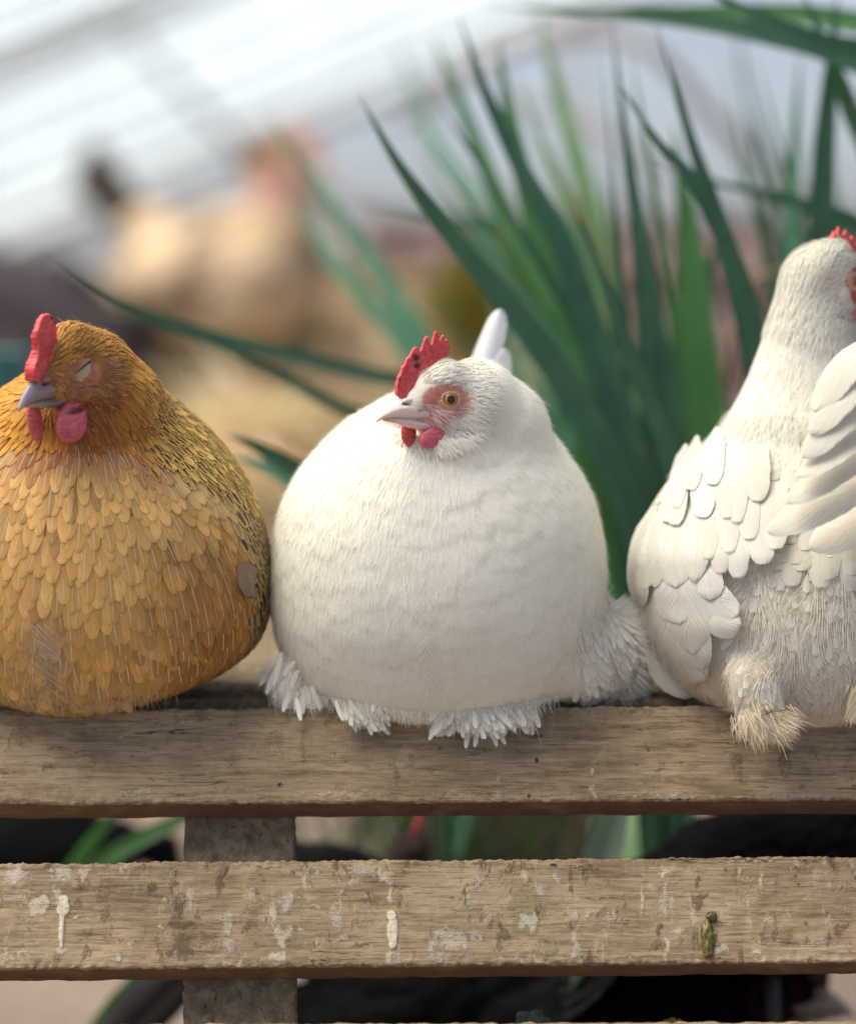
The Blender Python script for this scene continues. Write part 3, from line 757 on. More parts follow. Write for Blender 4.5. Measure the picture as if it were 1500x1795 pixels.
def mat_darkwood():
    g = G('dirty_timber'); o = g.obj()
    n = g.noise(o, 90, 6, .7); m = g.noise(g.mapping(o, (1, 1, .35)), 260, 5, .7)
    c = g.mix(g.smooth(n, .35, .7), (.19, .14, .092, 1), (.36, .27, .17, 1))
    c = g.mix(g.smooth(m, .55, .72, 0, .8), c, (.30, .24, .15, 1)); c = g.mix(g.smooth(m, .42, .3, 0, .8), c, (.02, .015, .012, 1))
    return g.out(g.bsdf(c, .9, .15, g.bump(g.math('ADD', n, m), 1., .003)))
M['dark_wood'] = mat_darkwood()
def plank_box(name, c, ux, uy, uz, mat, seg=(30, 6, 40), amp=.001, seed=0., rough=14):
    """box spanned by half vectors ux, uy, uz, with worn, uneven faces"""
    c, ux, uy, uz = map(Vector, (c, ux, uy, uz)); V = []; F = []; idx = {}
    def pt(i, j, k):
        key = (i, j, k)
        if key not in idx:
            idx[key] = len(V); V.append(c + ux * (2 * i / seg[0] - 1) + uy * (2 * j / seg[1] - 1) + uz * (2 * k / seg[2] - 1))
        return idx[key]
    X, Y, Z = seg
    for i in range(X):
        for k in range(Z):
            F.append((pt(i, 0, k), pt(i + 1, 0, k), pt(i + 1, 0, k + 1), pt(i, 0, k + 1))); F.append((pt(i, Y, k), pt(i, Y, k + 1), pt(i + 1, Y, k + 1), pt(i + 1, Y, k)))
        for j in range(Y):
            F.append((pt(i, j, 0), pt(i, j + 1, 0), pt(i + 1, j + 1, 0), pt(i + 1, j, 0))); F.append((pt(i, j, Z), pt(i + 1, j, Z), pt(i + 1, j + 1, Z), pt(i, j + 1, Z)))
    for j in range(Y):
        for k in range(Z):
            F.append((pt(0, j, k), pt(0, j, k + 1), pt(0, j + 1, k + 1), pt(0, j + 1, k))); F.append((pt(X, j, k), pt(X, j + 1, k), pt(X, j + 1, k + 1), pt(X, j, k + 1)))
    V = np.array([tuple(v) for v in V]); N = normals_of(V, F)
    V = V + N * (fbm(V * rough * 10 + seed, 4) * amp)[:, None]
    return obj(name, V, F, mat, bench, smooth=True)
# upright behind the slats, leaning with them
def on_plane(px, py, t): return PLN(px, py, Q0 - EN * t * S, EN)
c1 = on_plane(421, 1570, 92 + 26); c2 = on_plane(421, 2400, 92 + 26); top = on_plane(421, 1330, 92 + 26)
mid = (top + c2) / 2; half = (top - c2) / 2
plank_box('post', mid, Vector((96 * S, 0, 0)), EN * (30 * S), half, M['dark_wood'], (30, 6, 120), .0022, 3.)
# broad board on top, behind the first slat
yb0, yb1 = 75 * S, 560 * S; zt = Q0.z + .002
plank_box('top_board', ((-330 + 1830) / 2 * 0 * S, (yb0 + yb1) / 2, zt - 22 * S), (1080 * S, 0, 0), (0, (yb1 - yb0) / 2, 0), (0, 0, 20 * S), M['dark_wood'], (240, 40, 6), .0028, 8.)
plank_box('post', on_plane(1900, 1900, 118), Vector((96 * S, 0, 0)), EN * (30 * S), half, M['dark_wood'], (20, 6, 40), .0022, 5.)

# lumps stuck on the slats
def lump(name, px, py, rx, ry, rz, c, label, cat, n=Vector((0, 0, 0)), off=6, seed=0., mat=None, amp=.28, tilt=0):
    A = Matrix((Vector((1, 0, 0)), -EN, EU)).transposed() @ Matrix.Rotation(tilt, 3, 'Y')
    o = on_plane(px, py, -off * .3); sc = S
    V, F = ico(o, (rx * sc, ry * sc, rz * sc), A, 40); V = np.array(V); N = normals_of(V, F)
    nz = fbm(V * 330 + seed, 4); V = V + N * (nz * rx * sc * amp)[:, None]
    col = np.array(c)[None] * (1 + .9 * nz[:, None]) ; col = np.clip(col, .005, 1)
    return tag(obj(name, V, F, mat or M['horn'], None, col), label, cat)
M['moss'] = mat_attr('crusty_dung', .8, .2, 0, .9, 700)
lump('dropping', 1239, 1645, 11, 9, 34, (.12, .10, .02), 'olive green wet dropping stuck low on the middle slat at right', 'dropping', seed=1.)
lump('dropping', 1247, 1608, 10, 8, 10, (.06, .06, .02), 'small dark round dropping just above the olive one', 'dropping', seed=2., off=5)
t3 = PLN(932, 1790, Q0, EN); 
V, F = ico(P(934, 1795, .012), (26 * S, 16 * S, 24 * S), None, 32); V = np.array(V); V = V + normals_of(V, F) * (fbm(V * 130, 3) * .0055)[:, None]
tag(obj('stone', V, F, plainmat('lichen_stone', (.13, .17, .14), .9, .1, 0, .8, 260, .002)), 'small grey green stone resting on the lowest slat', 'stone')
V, F = ico(P(1180, 1797, .006), (20 * S, 12 * S, 9 * S), None, 32); V = np.array(V); V = V + normals_of(V, F) * (fbm(V * 260, 3) * .0025)[:, None]
tag(obj('dropping', V, F, plainmat('yellow_dropping', (.34, .25, .05), .8, .2, 0, .8, 400, .001)), 'tiny yellowish brown dropping on top edge of the lowest slat', 'dropping')

# ------------------------------------------------------------------ plants
def mat_leaf(name, c1, c2, rough=.42, trans=.22):
    g = G(name); uv = g.node('ShaderNodeUVMap', uv_map='uv').outputs[0]
    sx = g.node('ShaderNodeSeparateXYZ'); g.l.new(uv, sx.inputs[0]); u, v = sx.outputs[0], sx.outputs[1]
    vein = g.noise(g.comb(g.math('MULTIPLY', u, 26), g.math('MULTIPLY', v, 1.6), 0.0), 1.0, 3, .6)
    mott = g.noise(g.obj(), 22, 4, .6); at = g.attr('fcol')
    c = g.mix(g.smooth(g.math('ADD', g.math('MULTIPLY', vein, .6), g.math('MULTIPLY', mott, .4)), .38, .62), c4(c1), c4(c2))
    c = g.mix(1.0, c, at, 'MULTIPLY')
    tipm = g.smooth(v, .955, 1.0, 0, .85); c = g.mix(tipm, c, (.30, .22, .10, 1))
    p = g.bsdf(c, rough, .4, g.bump(vein, .3, .0006)); t = g.node('ShaderNodeBsdfTranslucent'); g.l.new(g.mix(1.0, c, (1.3, 1.6, .8, 1), 'MULTIPLY'), t.inputs[0])
    return g.out(g.mixs(trans, p, t.outputs[0]))
M['leaf_dark'] = mat_leaf('dark_strap_leaf', (.028, .080, .052), (.052, .130, .080))
M['leaf_mid'] = mat_leaf('mid_strap_leaf', (.05, .14, .05), (.085, .21, .08), .45, .3)
M['leaf_teal'] = mat_leaf('bluish_strap_leaf', (.07, .19, .13), (.13, .29, .20), .5, .3)
M['leaf_grey'] = mat_leaf('grey_green_strap_leaf', (.20, .30, .25), (.29, .39, .33), .5, .1)
M['leaf_pale'] = mat_leaf('pale_strap_leaf', (.13, .25, .12), (.22, .34, .19), .5, .35)
def leaf(parent, pts, w, mat, y0, y1=None, fold=.25, twist=0., tipw=.04, basew=.75, tint=1.):
    """strap leaf from base to tip; pts photo pixels, y0 -> y1 depth in metres"""
    y1 = y0 if y1 is None else y1; K = len(pts)
    c = catmull([P(x, y, y0 + (y1 - y0) * i / (K - 1)) for i, (x, y) in enumerate(pts)], 40)
    V = []; uv = []; F = []; nu = 7; wob = random.random() * 9
    for i, p in enumerate(c):
        v = i / 39; t = (c[min(i + 1, 39)] - c[max(i - 1, 0)]).normalized(); view = Vector((.12, -1, .1)).normalized()
        b = t.cross(view).normalized(); n = b.cross(t)
        ang = twist * (v - .3) + .25 * math.sin(v * 5 + wob); b2 = b * math.cos(ang) + n * math.sin(ang); n2 = n * math.cos(ang) - b * math.sin(ang)
        prof = (basew + (1 - basew) * min(v / .35, 1)) * (1 if v < .4 else max(tipw, (1 - ((v - .4) / .6) ** 1.7)))
        ww = w * .80 * psz((y0 + y1) / 2) * .5 * prof
        for j in range(nu):
            u = -1 + 2 * j / (nu - 1); V.append(p + b2 * (ww * u) + n2 * (ww * fold * (abs(u) - .5) + .02 * ww * math.sin(v * 30 + u * 3))); uv.append(((u + 1) / 2, v))
    for i in range(39):
        for j in range(nu - 1): a = i * nu + j; F.append((a, a + 1, a + nu + 1, a + nu))
    return obj('leaf', V, F, M[mat], parent, (tint, tint, tint), None, uv)
def plant(loc, label): return root('strap_leaf_plant', loc, label, 'plant')
pb = P(1150, 1500, .5); pb.z = 0
p1 = plant(pb, 'big clump of upright dark green strap leaves between the two white hens')
G0 = [(1150, 1750), (1150, 1400)]
def L1(pts, w, mat, y, y1=None, **k): return leaf(p1, G0[:1] + pts, w, mat, y, y1, basew=.4, **k)
L1([(1150, 1300), (1135, 1050), (1090, 860), (1000, 690), (900, 545), (800, 425), (700, 290), (628, 165)], 72, 'leaf_dark', .36, .30)
L1([(1170, 1300), (1150, 1000), (1100, 780), (1040, 600), (985, 430), (915, 300), (850, 160), (805, 30)], 76, 'leaf_dark', .38, .44)
L1([(1120, 1250), (1085, 1000), (1035, 800), (970, 600), (905, 420), (850, 290), (790, 140), (755, 60)], 62, 'leaf_mid', .55, .75)
L1([(1150, 1250), (1120, 950), (1060, 740), (1000, 560), (930, 360), (890, 190), (872, 60)], 84, 'leaf_mid', .48, .6)
L1([(1165, 1250), (1190, 1000), (1180, 780), (1150, 600), (1125, 430), (1098, 260), (1070, 30)], 62, 'leaf_dark', .42, .5)
L1([(1150, 1250), (1140, 950), (1100, 720), (1060, 480), (1015, 290), (975, 150), (935, -10)], 74, 'leaf_pale', .75, .95)
L1([(1150, 1250), (1170, 1000), (1140, 800), (1080, 600), (1020, 420), (960, 280), (905, 130)], 66, 'leaf_pale', .62, .8)
L1([(1170, 1250), (1200, 1000), (1180, 820), (1110, 640), (1050, 470), (1010, 372)], 46, 'leaf_dark', .34, .34, tipw=.3)
L1([(1190, 1250), (1230, 1000), (1238, 800), (1225, 620), (1212, 460), (1195, 330), (1180, 220)], 98, 'leaf_mid', .52, .6, tint=1.1)
L1([(1190, 1300), (1260, 1000), (1245, 860), (1225, 700), (1235, 520), (1260, 400)], 70, 'leaf_dark', .6, .6)
L1([(1200, 1300), (1330, 1000), (1345, 760), (1310, 560), (1262, 400), (1212, 250), (1150, 45)], 74, 'leaf_dark', .40, .36)
L1([(1200, 1300), (1360, 950), (1335, 640), (1290, 470), (1215, 320), (1150, 245), (1078, 135)], 50, 'leaf_dark', .34, .30)
L1([(1160, 1300), (1130, 1150), (1095, 1000), (1060, 850), (1000, 700), (930, 580), (860, 500)], 70, 'leaf_mid', .45, .5, tint=.8)
L1([(1160, 1300), (1150, 1150), (1130, 1000), (1100, 850), (1050, 700), (990, 620)], 90, 'leaf_dark', .5, .55, tint=.8)
L1([(1140, 1300), (1090, 1120), (1050, 960), (1000, 800), (940, 680), (880, 600)], 60, 'leaf_teal', .7, .8)
L1([(1160, 1300), (1190, 1100), (1200, 920), (1190, 760), (1195, 640), (1165, 480)], 80, 'leaf_mid', .7, .8, tint=.8)
L1([(1180, 1300), (1165, 1100), (1155, 940), (1125, 780)], 80, 'leaf_dark', .36, .36, tint=.9)
rl = random.Random(11)
for k in range(13):
    tx = rl.uniform(700, 1330); ty = rl.uniform(40, 560); bx = 1150 + rl.uniform(-50, 60) + (tx - 1100) * .12; dp = rl.uniform(.32, .95); mx = bx + (tx - bx) * rl.uniform(.18, .34)
    ym = 1050 + (ty - 1050) * .45
    L1([(bx, 1300), (bx + (tx - bx) * .06, 1050), (mx, ym), (mx + (tx - mx) * .5, ym + (ty - ym) * .55), (tx, ty)], rl.uniform(20, 44), rl.choice(('leaf_dark', 'leaf_dark', 'leaf_mid', 'leaf_teal', 'leaf_pale')), dp, dp + rl.uniform(-.06, .15), tint=rl.uniform(.75, 1.1))
M['dry'] = plainmat('dry_stem', (.30, .20, .12), .8, .2, 0, .5, 60)
for k, q in enumerate(([(1120, 1100), (1080, 620), (1040, 420), (1010, 330)], [(1200, 1100), (1290, 560), (1390, 470), (1500, 440)], [(1190, 1100), (1170, 700), (1120, 520), (1060, 470)], [(1210, 1100), (1320, 620), (1300, 480), (1230, 440)])):
    V, F = tube(catmull([P(x, y, .6 + .08 * k) for x, y in q], 24), [.004 - .0001 * i for i in range(24)], 8); obj('dry_stem', V, F, M['dry'], p1)
V, F = tube([P(1150, 1350, .5), P(1150, 1600, .5), Vector((pb.x, pb.y, 0))], [.035, .04, .045], 16)
obj('stem', V, F, M['leaf_pale'], p1, (1, 1, 1), None, [(0, .2)] * len(V))
pb = P(1480, 1200, .7); pb.z = 0
p2 = plant(pb, 'tall strap leaf plant behind the neck of the right hen, leaves arching overhead')
for pts, w_, m_, y, y1 in (([(1460, 1500), (1430, 900), (1385, 560), (1386, 400), (1392, 250), (1402, 80)], 46, 'leaf_teal', .62, .66),
                           ([(1480, 1500), (1450, 900), (1440, 500), (1442, 300), (1455, 130), (1468, -20)], 62, 'leaf_dark', .48, .5),
                           ([(1500, 1500), (1560, 700), (1540, 330), (1490, 190), (1450, 90), (1400, -30)], 50, 'leaf_dark', .5, .45),
                           ([(1490, 1500), (1600, 700), (1580, 460), (1500, 385), (1370, 345), (1250, 318), (1118, 266)], 30, 'leaf_dark', .55, .5),
                           ([(1500, 1500), (1700, 500), (1620, 180), (1480, 95), (1320, 55), (1150, 32), (960, 22)], 66, 'leaf_dark', .46, .5),
                           ([(1500, 1500), (1760, 500), (1680, 90), (1500, 40), (1340, 22), (1120, 22), (850, 12)], 58, 'leaf_mid', .55, .6),
                           ([(1490, 1500), (1720, 500), (1660, 160), (1560, 110), (1440, 80), (1330, 30), (1200, -40)], 80, 'leaf_dark', .40, .42),
                           ([(1470, 1500), (1620, 900), (1600, 480), (1540, 440), (1460, 380), (1380, 360), (1300, 335)], 34, 'leaf_dark', .7, .7)):
    leaf(p2, pts, w_, m_, y, y1)
for k in range(12):
    tx = rl.uniform(1240, 1560); ty = rl.uniform(-60, 330); dp = rl.uniform(.5, 1.0); bx = 1500 + rl.uniform(-60, 60)
    leaf(p2, [(bx, 1500), (bx + (tx - bx) * .15, 900), (bx + (tx - bx) * .5, 520), (tx, ty)], rl.uniform(18, 42), rl.choice(('leaf_dark', 'leaf_dark', 'leaf_mid')), dp, dp + .1, tint=rl.uniform(.6, 1))
pb = P(760, 1000, .8); pb.z = 0
p3 = plant(pb, 'loose plant with strap leaves leaning left behind the two front hens')
for pts, w_, m_, y, y1 in (([(780, 1500), (860, 900), (780, 700), (640, 655), (480, 615), (330, 575), (200, 520), (78, 436)], 34, 'leaf_dark', .62, .45),
                           ([(780, 1500), (760, 950), (680, 760), (590, 712), (450, 640), (320, 580), (150, 545)], 30, 'leaf_dark', .66, .52),
                           ([(790, 1500), (760, 1100), (640, 900), (530, 830), (455, 785), (395, 760)], 52, 'leaf_dark', .34, .32),
                           ([(790, 1500), (760, 1100), (650, 930), (540, 860), (470, 820), (400, 800)], 60, 'leaf_teal', .5, .45),
                           ([(790, 1500), (850, 900), (760, 640), (680, 500), (600, 390), (540, 300), (460, 185)], 46, 'leaf_teal', .85, 1.0),
                           ([(790, 1500), (800, 800), (720, 620), (620, 500), (560, 420), (500, 330)], 50, 'leaf_teal', 1.0, 1.15),
                           ([(800, 1500), (960, 700), (900, 420), (790, 385), (700, 365), (610, 350)], 26, 'leaf_dark', .9, .95),
                           ([(800, 1500), (900, 800), (850, 400), (770, 270), (730, 170), (690, 60)], 40, 'leaf_teal', 1.4, 1.6),
                           ([(800, 1500), (980, 800), (990, 700), (940, 630), (900, 620)], 60, 'leaf_teal', .6, .6)):
    leaf(p3, pts, w_, m_, y, y1, basew=.25)
pb = P(180, 1500, .42); pb.z = 0
p4 = plant(pb, 'low green strap leaves seen through the gap left of the bench post')
for pts, w_, y in (([(60, 1680), (150, 1540), (230, 1480), (350, 1420), (420, 1380)], 40, .42), ([(40, 1640), (120, 1530), (180, 1450), (230, 1390)], 34, .46),
                   ([(100, 1900), (180, 1780), (235, 1715), (300, 1640)], 26, .40), ([(110, 1860), (215, 1755), (260, 1700), (330, 1560)], 18, .44)):
    leaf(p4, pts, w_, 'leaf_mid', y, y, tint=.8)
pb = P(1060, 1500, .3); pb.z = 0
p5 = plant(pb, 'single bluish green leaf upright in the gap right of centre')
leaf(p5, [(1010, 1900), (1042, 1560), (1062, 1480), (1085, 1400), (1110, 1330)], 84, 'leaf_grey', .25, .25, tint=1.2)

# ------------------------------------------------------------------ soil bank, straw heap, blocks, dark heap
def mound(name, cx, cy, rx, ry, h, mat, seed, amp=.25, n=60, p=1.4, fc=None):
    V = []; F = []
    for j in range(n):
        for i in range(n):
            u, v = -1 + 2 * i / (n - 1), -1 + 2 * j / (n - 1); d_ = math.sqrt(u * u + v * v)
            V.append((cx + u * rx, cy + v * ry, h * max(0, 1 - d_ ** 2) ** p))
    V = np.array(V); k = np.clip(V[:, 2] / h * 3, 0, 1); V[:, 2] += fbm(V * 9 + seed, 4) * amp * h * .25 * k - .01
    F = [(j * n + i, j * n + i + 1, (j + 1) * n + i + 1, (j + 1) * n + i) for j in range(n - 1) for i in range(n - 1)]
    return V, F
M['straw_base'] = plainmat('straw_litter', (.62, .47, .28), .9, .1, 0, 1.3, 9, .01)
def straw_heap(name, px, ytop, depth, rx, ry, label, cols, n=5000, seed=0.):
    top = P(px, ytop, depth); V, F = mound(name, top.x, top.y, rx, ry, top.z, M['straw_base'], seed, p=.8)
    r = root(name, (top.x, top.y, 0), label, 'straw heap'); obj('litter', V, F, M['straw_base'], r)
    hs = Hairs(); idx = rng.integers(0, len(V), n)
    for i in idx:
        if V[i, 2] < .03: continue
        c = cols[int(rng.integers(len(cols)))]; k = (.85 + .7 * random.random()) * max(.25, 1 + 1.5 * pnoise([tuple(V[i] * 5)])[0] + .5 * pnoise([tuple(V[i] * 13)])[0])
        hs.add(Vector(V[i]) + rv(.01), Vector((random.gauss(0, 1), random.gauss(0, 1), random.gauss(0, .35))), rv(.01), .07 + .10 * random.random(), .008, tuple(min(.9, x * k) for x in c), 2)
    o = hs.build('loose_straw', M['fluff'], r); o['kind'] = 'stuff'
straw_heap('straw_heap', 490, 455, 3.35, 1.0, .7, 'rounded heap of tan straw and litter behind the left hens', [(.66, .50, .27), (.52, .38, .21), (.80, .70, .52), (.36, .24, .13)])
straw_heap('straw_heap', 430, 700, 2.2, .45, .35, 'lower spill of tan straw just behind the golden hen', [(.66, .48, .24), (.50, .33, .16), (.74, .62, .44)], 2600, 4.)
M['dark_heap'] = plainmat('dark_compost', (.075, .062, .068), .9, .15, 0, 1.1, 14, .02)
tp = P(-10, 440, 3.1); V, F = mound('c', tp.x, tp.y, .50, .5, tp.z, None, 12., p=.6)
tag(obj('compost_heap', V, F, M['dark_heap']), 'dark purplish compost heap at the left edge behind the golden hen', 'compost heap')
# small teal tub in front of it
tb = P(-2, 655, 1.1); k = psz(1.1); rings = []
for zz, rr in ((-60, 38), (-58, 40), (0, 47), (30, 50), (34, 53), (40, 53), (40, 49), (-50, 38)):
    rings.append([tb + Vector((math.cos(a) * rr * k, math.sin(a) * rr * k, zz * k)) for a in np.linspace(0, 2 * math.pi, 33)[:-1]])
V, F = loft(rings); 
M['teal'] = plainmat('teal_plastic', (.06, .22, .24), .4, .4)
tb0 = root('teal_tub', tb - Vector((0, 0, 60 * k)), 'blurred teal plastic tub at the far left edge on a wooden stand', 'tub')
obj('tub_body', V, F, M['teal'], tb0)
V, F = tube([tb - Vector((0, 0, 59 * k)), Vector((tb.x, tb.y, 0))], 34 * k, 12)
tag(obj('tree_stump', V, F, M['dark_wood']), 'thin dark stump under the teal tub at left', 'stump')
# clay block wall with open joints
M['block'] = plainmat('pink_clay_block', (.46, .34, .31), .9, .1, 0, .5, 40, .004)
wb = P(1050, 500, 3.3); k = psz(3.3)
wl = root('block_wall', (wb.x, wb.y + .2, 0), 'low dry wall of pinkish clay blocks with dark open joints', 'wall')
bw, bh = 118 * k, 118 * k; z = .0; row = 0; ztop = P(1000, 385, 3.3).z
x_l, x_r = P(640, 500, 3.3).x, P(1620, 500, 3.3).x
def bevel_box(c, sx, sy, sz, r=.012):
    bm = bmesh.new(); bmesh.ops.create_cube(bm, size=1)
    for v in bm.verts: v.co = Vector((v.co.x * sx, v.co.y * sy, v.co.z * sz))
    bmesh.ops.bevel(bm, geom=bm.edges[:], offset=r, segments=3, affect='EDGES', profile=.5)
    V = [c + v.co for v in bm.verts]; bm.verts.index_update(); F = [tuple(x.index for x in f.verts) for f in bm.faces]; bm.free(); return V, F
while z + bh < ztop + .03:
    x = x_l - (bw * .5 if row % 2 else 0) + random.uniform(-.01, .01)
    while x < x_r:
        ww = bw * random.uniform(.85, 1.1)
        V, F = bevel_box(Vector((x + ww / 2, wb.y + random.uniform(-.015, .015), z + bh / 2)), ww - .016, .12, bh - .020)
        obj('block', V, F, M['block'], wl); x += ww
    z += bh; row += 1
V, F = bevel_box(Vector(((x_l + x_r) / 2, wb.y + .10, ztop / 2)), x_r - x_l, .03, ztop - .03, .003)
obj('joint_shade_sheet', V, F, M['dark_heap'], wl)  # dark sheet put in for the shade inside the open joints
# low weeds
tp = P(820, 470, 1.5); M['weed'] = plainmat('dull_weed', (.10, .12, .035), .8, .1, .3, .6, 60)
for (px, py, dep, lab, rr, cl) in ((845, 500, 2.3, 'clump of olive yellow weeds in front of the pinkish wall', .075, (.20, .17, .03)),
                                   (790, 1450, .9, 'dark green ground weeds seen in the gap below the white hen', .16, (.06, .085, .04)), (960, 1440, 1.1, 'dull brown strands added to darken the gap right of the green weeds', .14, (.10, .08, .05))):  # the brown clump is added only to darken the gap over bright ground
    tp = P(px, py, dep); h = Hairs()
    for i in range(700):
        a = rv(rr * .4); a.z = abs(a.z); c0 = Vector((tp.x + a.x, tp.y + a.y, max(.0, tp.z - .04 + random.gauss(0, rr * .5))))
        h.add(c0, Vector((random.gauss(0, .7), random.gauss(0, .7), 1)), rv(.012), .05, .007, tuple(x * random.uniform(.6, 1.5) for x in cl), 3)
    for i in range(60):
        h.add(Vector((tp.x + random.gauss(0, rr * .3), tp.y + random.gauss(0, rr * .3), 0)), Vector((random.gauss(0, .08), random.gauss(0, .08), 1)), rv(.01), max(.05, tp.z), .006, cl, 4)
    o = h.build('weed_clump', M['fluff'], None); tag(o, lab, 'weeds')
# ================================================================== HENS
def ray_px(bvh, px, py, off=0.):
    d = (RM @ Vector(((px - 750) / 1500 * SENS / LENS, (897.5 - py) / 1500 * SENS / LENS, -1))).normalized()
    loc, n, i, dist = bvh.ray_cast(CAMP, d)
    return (loc, n) if loc is not None else (None, None)
def surf_feather(fs, bvh, pts, W, lift, col, par, dfall=0., rnd=.5, nv=12, nu=7, cup=.10, tipoff=0., depthf=None):
    """long feather laid over the body: centre line given by points seen on it"""
    cc = catmull([Vector((x, y, 0)) for x, y in pts], 61); rows = []; last = None; vs = []; c = []
    for i in range(nv):
        v = 1 - (1 - i / (nv - 1)) ** 1.9; k = min(int(v * 60), 59); f = v * 60 - k; c.append((cc[k].lerp(cc[k + 1], f), v, (cc[k + 1] - cc[k]).normalized()))
    for i in range(nv):
        v = c[i][1]; q = c[i][0]; t = c[i][2]; b = Vector((-t.y, t.x, 0)); row = []
        w = W * .5 * wprof(v, rnd) * (random.uniform(1 - .08 * v, 1.02) if W > 46 else 1)
        if depthf: w *= min(1, .3 + v * 3)
        for j in range(nu):
            u = -1 + 2 * j / (nu - 1); x = q.x + b.x * w * u; y = q.y + b.y * w * u
            if depthf:
                q2 = PD(x, y, depthf(x, y) - lift * (.6 + .4 * v) - 3 * v + 34 * (1 - min(1, v * 1.7)) ** 2 + cup * W * u * u * (.3 + .7 * v) - tipoff * v * v); row.append(q2); continue
            loc, n = ray_px(bvh, x, y)
            if loc is None or (last is not None and abs(loc.y - last) > 60 * S):
                g0 = P(x, y, last if last is not None else dfall); loc, n, _, _ = bvh.find_nearest(g0)
            last = loc.y if last is None else last * .5 + loc.y * .5
            row.append(loc + Vector((0, -1, .1)) * ((lift * (.35 + .65 * v) + tipoff * v * v) * S) + n * (-cup * W * u * u * S))
        rows.append(row); vs.append(v)
    if depthf: fs.card(rows, col, par, vs); return
    # even out the depth along the vane so it stays one smooth blade
    Y = np.array([[q.y for q in r] for r in rows]); k = np.array([.25, .5, .25])
    for _ in range(4):
        Y[1:-1] = .25 * Y[:-2] + .5 * Y[1:-1] + .25 * Y[2:]; Y[:, 1:-1] = .25 * Y[:, :-2] + .5 * Y[:, 1:-1] + .25 * Y[:, 2:]
    for r, yy in zip(rows, Y):
        for q, y in zip(r, yy): q.y = y
    fs.card(rows, col, par, vs)
def free_feather(fs, pts, W, nrm, col, par, rnd=.55, cup=.12, nv=14, nu=7, twist=0.):
    cc = catmull([PD(*p) for p in pts], 61); rows = []; vs = []; sc = psz(pts[0][2] * S); nrm = Vector(nrm).normalized()
    for i in range(nv):
        v = 1 - (1 - i / (nv - 1)) ** 1.9; k = min(int(v * 60), 59); q = cc[k].lerp(cc[k + 1], v * 60 - k); t = (cc[k + 1] - cc[k]).normalized(); b = nrm.cross(t).normalized(); n = t.cross(b)
        a = twist * v; b2 = b * math.cos(a) + n * math.sin(a)
        w = W * .5 * wprof(v, rnd) * sc * (random.uniform(1 - .09 * v, 1.02) if W > 46 else 1)
        rows.append([q + b2 * (w * u) + n * (-cup * W * sc * u * u) for u in [-1 + 2 * j / (nu - 1) for j in range(nu)]]); vs.append(v)
    fs.card(rows, col, par, vs)
def var(c, a=.06, w=.0):
    k = 1 + random.gauss(0, a); return (min(c[0] * k, .93), min(c[1] * k * (1 + w * random.gauss(0, .03)), .93), min(c[2] * k, .93))
def dress(V, F, zone, ncand, parent, mat='feather', name='plumage', cup=.10, vm=None):
    bvh = BVHTree.FromPolygons([tuple(v) for v in V], F); N = normals_of(V, F)
    pts = scatter(V, F, N, ncand, lambda p: (lambda z: z[0] * S if z else None)(zone(Vector(p))), vm)
    fs = Feathers()
    for p, n in pts:
        z = zone(p)
        if not z: continue
        sp, L, W, lift, stiff, col, par, flow = z
        t = tangent(flow + rv(.06 * flow.length), n)
        Lr = L * random.uniform(.85, 1.15)
        lay(fs, bvh, p, n, t, Lr * S, W * S * random.uniform(.9, 1.1), lift * S * random.uniform(.8, 1.2), col, (par[0], par[1], random.random()), W > 9, stiff, 0., cup)
    fs.build(name, M[mat], parent); return bvh
def tuft(hs, fs, c, d, L, n, spread, col, w=2.2, rad=8, cards=0, cw=12, bendv=(0, 0, -.2)):
    d = Vector(d).normalized()
    for _ in range(n):
        q = c + rv(rad * S); dd = (d + rv(spread)).normalized(); l = L * S * random.uniform(.55, 1.1)
        hs.add(q, dd, Vector(bendv) * l + rv(.12 * l), l, w * S * random.uniform(.6, 1.2), var(col, .05), 5)
    for _ in range(cards):
        q = c + rv(rad * S); dd = (d + rv(spread * .8)).normalized(); l = L * S * random.uniform(.7, 1.1)
        view = (CAMP - q).normalized(); b = dd.cross(view).normalized(); rows = []
        for v in VS7:
            ww = cw * S * .5 * wprof(v, .6); m = q + dd * (l * v) + Vector(bendv) * (l * v * v)
            rows.append([m + b * ww * u - view * (-.15 * ww * (1 - u * u)) for u in (-1, -.5, 0, .5, 1)])
        fs.card(rows, var(col, .04), (0, 0, random.random()), VS7)
WHT = (.88, .86, .79)

